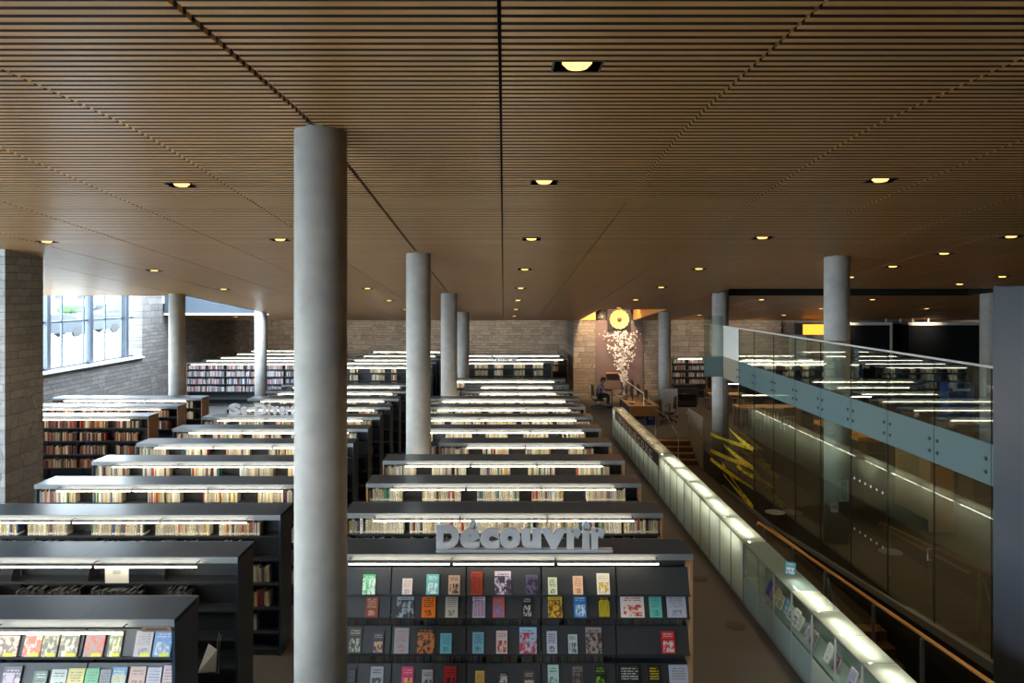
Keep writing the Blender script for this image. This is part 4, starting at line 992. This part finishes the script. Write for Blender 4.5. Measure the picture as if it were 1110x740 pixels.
def office_chair(x, y, yaw, label):
    t = thing('office_chair', label, 'chair', (x, y, 0), (0, 0, yaw), 'black office chairs at the desk')
    MB().bevbox(-.24, .24, -.24, .24, .33, .40, .03).build('seat', M['darkgrey'], t)
    pr = [(-.24, .55), (-.20, .53), (-.20, 1.0), (.20, 1.0), (.20, .53), (.24, .55)]
    b = MB(); vs = []
    for z, w in ((.56, .20), (.7, .23), (.9, .22), (1.02, .17)):
        for k_ in range(7):
            u = -1+2*k_/6; vs.append((u*w, .25+.05*(.0)-.05*u*u+(z-.56)*.08, z))
        
    fs = [(r*7+c, r*7+c+1, (r+1)*7+c+1, (r+1)*7+c) for r in range(3) for c in range(6)]
    nb_ = len(vs); vs += [(p[0], p[1]+.05, p[2]) for p in vs]; fs += [tuple(nb_+i for i in reversed(f)) for f in fs]
    for c in range(6): fs += [(c, nb_+c, nb_+c+1, c+1), (21+c, 21+c+1, nb_+21+c+1, nb_+21+c)]
    for r in range(3): fs += [(r*7, (r+1)*7, nb_+(r+1)*7, nb_+r*7), (r*7+6, nb_+r*7+6, nb_+(r+1)*7+6, (r+1)*7+6)]
    b.add(vs, fs, 0, True); b.build('backrest', M['darkgrey'], t)
    MB().tube([(0, .2, .38), (0, .31, .42), (0, .31, .75)], .022, 8).build('back_stem', M['darkgrey'], t)
    MB().lathe([(.03, .10), (.03, .28), (.022, .28), (.022, .33)], 0, 0, 12).build('gas_lift', M['metal'], t)
    for kx in range(5):
        a = 6.28318*kx/5+.3; c, s = math.cos(a), math.sin(a)
        lg = MB().tube([(0, 0, .115), (c*.16, s*.16, .10), (c*.30, s*.30, .075)], .02, 8, rs=[.03, .024, .016]).build('leg', M['darkgrey'], t)
        MB().tube([(c*.30-s*.012, s*.30+c*.012, .03), (c*.30+s*.012, s*.30-c*.012, .03)], .03, 12).build('caster', M['black'], lg)
    for s in (-1, 1):
        MB().tube([(s*.22, .05, .46), (s*.29, .05, .50), (s*.29, .06, .66), (s*.29, -.10, .68)], .018, 8).build('armrest', M['darkgrey'], t)
PX, PY = 4.17, 32.5
office_chair(PX, PY, math.pi/2, 'black office chair with seated person left of the service desk')
office_chair(6.42, 28.8, -math.pi/2-.3, 'empty black office chair right of the service desk')

def skin(name, pts, edges, mat, parent=None, loc=None, rot=None, sub=2, root=0):
    me = bpy.data.meshes.new(name); me.from_pydata([p[:3] for p in pts], edges, [])
    o = bpy.data.objects.new(name, me); C.objects.link(o)
    md = o.modifiers.new('Skin', 'SKIN'); md.use_smooth_shade = True
    if not me.skin_vertices: me.skin_vertices.new()
    for i, p in enumerate(pts):
        r = p[3]; me.skin_vertices[0].data[i].radius = (r, r) if not isinstance(r, tuple) else r
    me.skin_vertices[0].data[root].use_root = True
    s = o.modifiers.new('Sub', 'SUBSURF'); s.levels = s.render_levels = sub
    bpy.context.view_layer.update()
    nm = bpy.data.meshes.new_from_object(o.evaluated_get(bpy.context.evaluated_depsgraph_get()))
    bpy.data.objects.remove(o); nm.materials.clear(); nm.materials.append(mat)
    for p in nm.polygons: p.use_smooth = True
    return link(name, nm, parent, loc, rot)
# seated person, facing +x (towards the desk), origin on the floor below the hips
person = thing('person', 'person in grey shirt and dark trousers seated typing at desk end', 'person', (PX, PY, 0))
P_, E_ = [], []
def pv(x, y, z, r, parent=None):
    P_.append((x, y, z, r)); i = len(P_)-1
    if parent is not None: E_.append((parent, i))
    return i
pel = pv(0, 0, .58, .125); wa = pv(.03, 0, .72, .12, pel); ch = pv(.09, 0, .90, .14, wa); ne = pv(.15, 0, 1.06, .06, ch); nk = pv(.18, 0, 1.12, .052, ne)
h1 = pv(.22, 0, 1.18, .078, nk); h2 = pv(.235, 0, 1.245, .092, h1); h3 = pv(.225, 0, 1.30, .072, h2)
nose = pv(.325, 0, 1.215, .014, h1)
for s in (-1, 1):
    sh = pv(.11, s*.17, 1.00, .062, ch); el = pv(.28, s*.21, .78, .045, sh); wr = pv(.52, s*.13, .79, .03, el); pm = pv(.585, s*.115, .79, .034, wr)
    for j, (dy, ln) in enumerate(((-.03, .06), (-.01, .075), (.01, .07), (.03, .055))):
        f1 = pv(.62+ln*.35, s*.115+dy, .79, .0095, pm); f2 = pv(.63+ln*.9, s*.115+dy, .772, .008, f1)
    th = pv(.60, s*.115-s*.05, .785, .0105, pm); pv(.64, s*.115-s*.058, .778, .009, th)
    hp = pv(.06, s*.10, .55, .10, pel); kn = pv(.45, s*.13, .54, .068, hp); an = pv(.40, s*.13, .10, .04, kn); pv(.46, s*.13, .05, .038, an) ; pv(.56, s*.13, .04, .032, len(P_)-1)
body = skin('body', P_, E_, M['skin'], person, sub=2)
cl = [(0,0,.60,.128),(.03,0,.72,.135),(.09,0,.90,.158),(.14,0,1.03,.085)]; ce = [(0,1),(1,2),(2,3)]
for s in (-1, 1):
    b0 = len(cl); cl += [(.11, s*.17, 1.0, .076), (.28, s*.21, .78, .057), (.46, s*.15, .788, .042)]; ce += [(2, b0), (b0, b0+1), (b0+1, b0+2)]
skin('shirt', cl, ce, M['shirt'], person)
cl = [(0,0,.57,.14)]; ce = []
for s in (-1, 1):
    b0 = len(cl); cl += [(.06, s*.10, .55, .113), (.45, s*.13, .54, .08), (.405, s*.13, .14, .055)]; ce += [(0, b0), (b0, b0+1), (b0+1, b0+2)]
skin('trousers', cl, ce, M['trouser'], person)
for s in (-1, 1):
    MB().add([(.35, s*.13-.045, 0), (.60, s*.13-.04, 0), (.60, s*.13+.04, 0), (.35, s*.13+.045, 0), (.35, s*.13-.04, .09), (.46, s*.13-.04, .09), (.60, s*.13-.035, .05), (.60, s*.13+.035, .05), (.46, s*.13+.04, .09), (.35, s*.13+.04, .09)],
             [(3,2,1,0),(4,5,8,9),(5,6,7,8),(0,1,6,5,4),(3,9,8,7,2),(1,2,7,6),(0,4,9,3)]).build('shoe', M['black'], person)
hm = MB().ball((.20, 0, 1.275), .11, .095, .085, 16, 10); hm.ball((.145, 0, 1.22), .06, .085, .09, 14, 8); hm.build('hair', M['hair'], person)
for s in (-1, 1):
    MB().ball((.312, s*.032, 1.25), .008, .012, .008, 8, 6).build('eye', M['black'], person)
    MB().ball((.225, s*.092, 1.235), .02, .012, .03, 8, 6).build('ear', M['skin'], person)
MB().ball((.308, 0, 1.175), .008, .022, .006, 8, 6).build('mouth', plain('lip', (.28, .08, .06), .5), person)

def box_thing(name, label, cat, parts, loc, group=None):
    t = thing(name, label, cat, loc, None, group)
    for pn, m, bx in parts: MB().bevbox(*bx, .012).build(pn, m, t)
    return t
box_thing('copier', 'black office copier in front of the wall bookcase', 'copier', [('body', M['darkgrey'], (-.55,.55,-.3,.3,.08,.85)), ('lid', M['black'], (-.5,.5,-.28,.28,.852,.98)), ('paper_tray', M['screen'], (-.45,.45,-.34,-.302,.3,.6)), ('base', M['black'], (-.5,.5,-.28,.28,0,.078))], (8.05, 33.0, 0))
t0 = thing('low_screen', 'grey fabric screen beside the empty office chair', 'screen', (6.75, 30.0, 0))
MB().bevbox(-.32, .32, -.02, .02, .08, 1.15, .015).build('panel', M['letter'], t0); MB().box(-.3, -.26, -.2, .2, 0, .08).build('foot', M['darkgrey'], t0); MB().box(.26, .3, -.2, .2, 0, .08).build('foot', M['darkgrey'], t0)

# ------------------------------------------------------------------ reading tables and rooms beyond the glass
def table(x, y, w, d, label, lampm):
    t = thing('reading_table', label, 'table', (x, y, 0), None, 'reading tables beyond the glass wall')
    MB().bevbox(-w/2, w/2, -d/2, d/2, .71, .75, .008).build('tabletop', M['deskwood'], t)
    for sx in (-1, 1):
        for sy in (-1, 1): MB().box(sx*(w/2-.08)-.025, sx*(w/2-.08)+.025, sy*(d/2-.08)-.025, sy*(d/2-.08)+.025, 0, .709).build('leg', M['lightalu'], t)
    if lampm:
        l = thing('table_lamp', 'slim white reading lamp standing on the %s' % label.split(',')[0].replace('wooden reading ', ''), 'lamp', (x, y, .7505), None, 'reading lamps beyond the glass wall')
        for s in (-1, 1): MB().tube([(s*(w/2-.3), 0, 0), (s*(w/2-.3), 0, .42)], .012, 8).build('post', M['metal'], l)
        MB().box(-w/2+.2, w/2-.2, -.05, .05, .42, .445).build('shade', M['lightalu'], l); MB().tube([(-w/2+.25, 0, .408), (w/2-.25, 0, .408)], .012, 6).build('lamp_tube', M['tube'], l)
def chair(x, y, yaw, label):
    t = thing('wooden_chair', label, 'chair', (x, y, 0), (0, 0, yaw), 'chairs around the reading tables')
    MB().bevbox(-.2, .2, -.2, .2, .43, .46, .01).build('seat', M['darkwood'], t); MB().bevbox(-.2, .2, .18, .21, .55, .85, .008).build('backrest', M['darkwood'], t)
    for sx in (-1, 1):
        for sy in (-1, 1): MB().box(sx*.18-.015, sx*.18+.015, sy*.18-.015, sy*.18+.015, 0, .43 if sy < 0 else .55).build('leg', M['metal'], t)
for i, (x, y, w, d, wd) in enumerate(((9.9, 28.0, 2.2, 1.0, 'wooden reading table nearest the glass wall, lamp on top'), (9.6, 31.6, 1.5, .8, 'wooden reading table in front of the far white volumes, lit'), (13.0, 27.6, 2.0, 1.0, 'wooden reading table right of the lit glass wall pair, further from it'))):
    table(x, y, w, d, wd, i != 2 or True)
    nm_ = ('the table nearest the glass wall', 'the table before the far white volumes', 'the rightmost reading table')[i]
    for j, (cx_, cy_, yw) in enumerate(((-.55, -d/2-.32, math.pi), (.55, -d/2-.32, math.pi), (-.55, d/2+.32, 0), (.55, d/2+.32, 0))):
        chair(x+cx_, y+cy_, yw, 'brown chair at the %s corner of %s' % (('near left', 'near right', 'far left', 'far right')[j], nm_))
t0 = thing('wood_portal', 'orange wood portal with hanging top behind the glass wall', 'portal', (0, 0, 0))
MB().box(7.4, 9.4, 15.4, 17.6, 1.9, 1.98).build('top', M['railwood'], t0); MB().box(8.9, 9.4, 15.4, 15.48, 0, 1.899).build('side_panel', M['deskwood'], t0); MB().box(9.34, 9.4, 15.481, 17.6, 0, 1.899).build('side_panel', M['deskwood'], t0)
for i, (p0, p1, word) in enumerate(((921, 966, 'left'), (985, 1065, 'right'))):
    Y = 35.0; x0, x1 = XP(p0, Y), XP(p1, Y); z1 = CAM-(352-VY)/F*Y
    t0 = thing('glazed_booth', 'black glazed booth with white top frame, %s one of two by back wall' % word, 'booth', (0, 0, 0), None, 'black glazed booths at the back wall')
    MB().box(x0, x1, Y, 36.4, 0, z1).build('booth_body', M['blackglass'], t0)
    MB().box(x0-.02, x1+.02, Y-.06, Y-.001, z1-.01, z1+.12).build('top_frame', M['white'], t0)
    MB().box(x1-.06, x1+.03, Y-.06, Y-.001, 1.8, z1-.011).build('side_frame', M['offwhite'], t0)
    a = x0+(.75*(x1-x0) if i == 0 else 0)
    sc = MB(); c, d = (a+.2, a+.95) if i == 0 else (a+.15, a+.95)
    sc.box(c, d, Y-.05, Y-.002, z1+.37, z1+.43).box(c, c+.06, Y-.05, Y-.002, z1+.121, z1+.369).box(d-.06, d, Y-.05, Y-.002, z1+.121, z1+.369)
    sc.build('raised_frame', M['white'], t0)
x0, x1 = XP(870, 35.5), XP(894, 35.5)
t0 = thing('lit_sign', 'glowing orange light box on the back wall beyond the glass', 'sign', (0, 0, 0))
MB().box(x0, x1, 35.52, 36.49, CAM-43/F*35.5, CAM-31/F*35.5).build('box_body', M['darkgrey'], t0); MB().bevbox(x0+.02, x1-.02, 35.50, 35.519, CAM-42.5/F*35.5, CAM-31.5/F*35.5, .004).build('light_panel', M['orange'], t0)
struct('wall_partition', MB().box(XP(786, 34), XP(866, 34), 36.2, 36.48, 0, CAM-(349-VY)/F*36.2), M['stoneX'])
t0 = thing('partition_screen', 'tall beige screen panel beyond the glass, left of the orange light box', 'screen', (0, 0, 0))
MB().box(XP(856, 34.9), XP(874, 34.9), 34.9, 34.96, .1, CAM-43/F*34.9).build('panel', M['offwhite'], t0)
for q in (856.5, 873): MB().box(XP(q, 34.9)-.05, XP(q, 34.9)+.05, 34.7, 35.16, 0, .1).build('foot', M['darkgrey'], t0)
t0 = thing('book_return', 'blue return box on wheels beyond the glass wall', 'box', (XP(1024, 30), 29.2, 0))
MB().bevbox(-.5, .5, -.3, .3, .12, 1.5, .02).build('body', M['bluebin'], t0); MB().box(-.35, .35, -.305, -.301, 1.2, 1.3).build('slot', M['white'], t0)
for sx in (-.4, .4): MB().tube([(sx, -.2, .06), (sx+.05, -.2, .06)], .06, 12).build('wheel', M['black'], t0)
# floor boxes
for i, (x, y, word) in enumerate(((3.47, 11.06, 'nearest, beside the near glass counter'), (3.42, 12.9, 'second, further along the near aisle'))):
    tag(MB().lathe([(.15, .0005), (.15, .003), (.13, .006), (.0, .006)], x, y, 28).build('floor_box', M['carpet2']), 'round dark floor box in the aisle, %s' % word, 'floor box', 'round floor boxes')
for i, (px, py, word) in enumerate(((840, 555, 'near the tape'), (965, 598, 'under the portal'))):
    Y = F*4.95/(py-VY); 
    tag(MB().lathe([(.22, .0005), (.22, .004), (.19, .008), (.0, .008)], XP(px, Y), Y, 28).build('floor_box', M['alu']), 'round pale floor plate behind glass wall, %s' % word, 'floor box', 'round floor boxes')

# ------------------------------------------------------------------ the car park outside
def car(x, y, yaw, col, label):
    t = thing('car', label, 'car', (x, y, 2.2505), (0, 0, yaw), 'cars parked outside')
    pm = plain('car_paint', tuple(v*.28 for v in col), .7)
    lo = [(-2.15,.30),(-2.2,.62),(-2.05,.86),(-1.15,.93),(1.9,.95),(2.15,.85),(2.2,.5),(2.1,.28)]
    hi = [(-1.1,.93),(-.45,1.42),(1.1,1.46),(1.85,.95)]
    MB().prism(lo, 'y', -.86, .86).build('body', pm, t); MB().prism([(u, v+.001) for u, v in hi], 'y', -.76, .76).build('cabin', M['carglass'], t)
    MB().prism([(-.5,1.425),(1.15,1.465),(1.1,1.5),(-.4,1.46)], 'y', -.72, .72).build('roof', pm, t)
    for sx in (-1.4, 1.4):
        for sy in (-.87, .70): MB().tube([(sx, sy, .32), (sx, sy+.17, .32)], .32, 16).build('wheel', M['tyre'], t)
for i, (px, py, col, yw, word) in enumerate(((52, 366, (.05,.065,.09), 1.25, 'blue grey car nearest the stone pier'), (97, 361, (.10,.11,.12), 1.2, 'pale car behind the first mullion'), (108, 357, (.03,.035,.04), 1.25, 'dark car behind the thick window post'),
                                             (126, 353, (.06,.065,.07), 1.2, 'silver car seen in the far panes'), (101, 340, (.03,.05,.08), 1.5, 'dark blue car in second row by the hedge'), (122, 338, (.02,.05,.10), 1.5, 'small blue car farthest out'))):
    Y = F*(CAM-2.25)/(py-VY); Y = min(Y, 95); car(XP(px, Y), Y, yw, col, word+' in the car park outside')
for i, (px, Y, w) in enumerate(((76, 108, 1.0), (106, 114, 1.0), (132, 120, 1.2))):
    m = MB(); x = XP(px, Y)
    for q in range(7): m.ball((x+R.uniform(-w, w), Y+R.uniform(-1, 1), 3.02+R.uniform(0, .04)), 1.3, 1.1, .75, 10, 7, 0, .12)
    o = m.build('hedge', M['leaf']); tag(o, 'green hedge beyond the car park, %s' % ('behind the blue car', 'above the dark car', 'in the farthest panes')[i], 'hedge', 'hedges beyond the car park')
bd = thing('house', 'pale building beyond the car park at upper left pane', 'building', (XP(52, 132), 132, 2.25))
MB().box(-9, 9, 0, 8, 0, 6).build('wall', M['white'], bd); MB().prism([(-9.5, 6.001), (9.5, 6.001), (0, 9)], 'y', -.5, 8.5).build('roof', M['frameblue'], bd)
for q in (-6, -2, 2, 6): MB().box(q-.8, q+.8, -.05, -.001, 2, 4).build('window', M['carglass'], bd)

# ------------------------------------------------------------------ light, world, camera
def area(name, loc, rot, sx, sy, power, col, portal=False, spread=None):
    l = bpy.data.lights.new(name, 'AREA'); l.shape = 'RECTANGLE'; l.size = sx; l.size_y = sy; l.energy = power; l.color = col
    if portal: l.cycles.is_portal = True
    if spread: l.spread = spread
    o = link(name, l, None, loc, rot); return o
area('window_portal', (XW0-.65, 22.6, 4.5), (0, -math.pi/2, 0), 4.2, 14, 1, (1,1,1), True)
area('window_portal', (XW0-.65, 5.1, 4.4), (0, -math.pi/2, 0), 4.0, 16.4, 1, (1,1,1), True)
area('window_portal', (-6.2, -5.62, 4.3), (math.pi/2, 0, math.pi), 14.4, 3.7, 1, (1,1,1), True) if False else None
area('well_portal', ((XW0-9.95)/2, 27.3, 7.3), (0, 0, 0), 4.4, 8.2, 1, (1,1,1), True)
def spot(name, loc, to, power, col, ang=70, r=.06):
    l = bpy.data.lights.new(name, 'SPOT'); l.energy = power; l.color = col; l.spot_size = math.radians(ang); l.spot_blend = .9; l.shadow_soft_size = r
    d = (Vector(to)-Vector(loc)).normalized(); o = link(name, l, None, loc); o.rotation_euler = d.to_track_quat('-Z', 'Y').to_euler(); return o
for x in (4.3, 5.7): spot('well_washer', (x, 34.3, 5.7), (x+.2, 36.5, 2.6), 330, (1, .72, .45), 80)
spot('well_washer', (3.95, 35.2, 5.6), (3.3, 39, 1.5), 160, (1, .62, .36), 80) if False else None
for x in (-12.5, -9.5, -6.5, -3.5, -.8, 1.6): spot('wall_washer', (x, 38.6, 3.62), (x, 42, 2.2), 85, (1, .86, .70), 120)
for x in (9, 12, 16, 20, 24): spot('wall_washer', (x, 34.2, 3.6), (x, 36.5, 2.6), 60, (1, .74, .5), 120)
spot('well_washer', (4.05, 34.6, 5.5), (3.7, 36.5, 1.9), 320, (1, .66, .38), 100)
spot('well_washer', (6.2, 34.6, 5.5), (7.3, 36.5, 1.9), 230, (1, .70, .42), 100)
for x, y in LIGHTS:
    spot('downlight_beam', (x, y, hc(y)-.02), (x, y+.0001, 0), 110, (1, .68, .38), 110, .05)
w = bpy.data.worlds.new('sky'); bpy.context.scene.world = w; w.use_nodes = True
nt = w.node_tree; nt.nodes.clear(); ow = nt.nodes.new('ShaderNodeOutputWorld'); bg = nt.nodes.new('ShaderNodeBackground')
tc = nt.nodes.new('ShaderNodeTexCoord'); sp = nt.nodes.new('ShaderNodeSeparateXYZ'); cr = nt.nodes.new('ShaderNodeValToRGB')
nt.links.new(tc.outputs['Generated'], sp.inputs[0]); nt.links.new(sp.outputs['Z'], cr.inputs[0])
cr.color_ramp.elements[0].color = (.86, .93, 1, 1); cr.color_ramp.elements[1].color = (.72, .85, 1, 1); cr.color_ramp.elements[1].position = .7
nt.links.new(cr.outputs[0], bg.inputs[0]); bg.inputs[1].default_value = 13.0; nt.links.new(bg.outputs[0], ow.inputs[0])

sc = bpy.context.scene
cam = bpy.data.cameras.new('camera'); cam.sensor_width = 36; cam.lens = F/1110*36; cam.shift_x = (555-VX)/1110; cam.shift_y = -(370-VY)/1110; cam.clip_end = 400
co = link('camera', cam, None, (0, 0, CAM), (math.pi/2, 0, 0)); sc.camera = co
sc.view_settings.view_transform = 'Standard'; sc.view_settings.look = 'None'; sc.view_settings.gamma = 1; sc.view_settings.use_curve_mapping = False; sc.view_settings.exposure = 1.02
cy = sc.cycles
cy.use_denoising = True; cy.use_light_tree = True; cy.max_bounces = 8; cy.diffuse_bounces = 4; cy.glossy_bounces = 4; cy.transmission_bounces = 4; cy.transparent_max_bounces = 12
cy.sample_clamp_indirect = 4; cy.caustics_reflective = False; cy.caustics_refractive = False
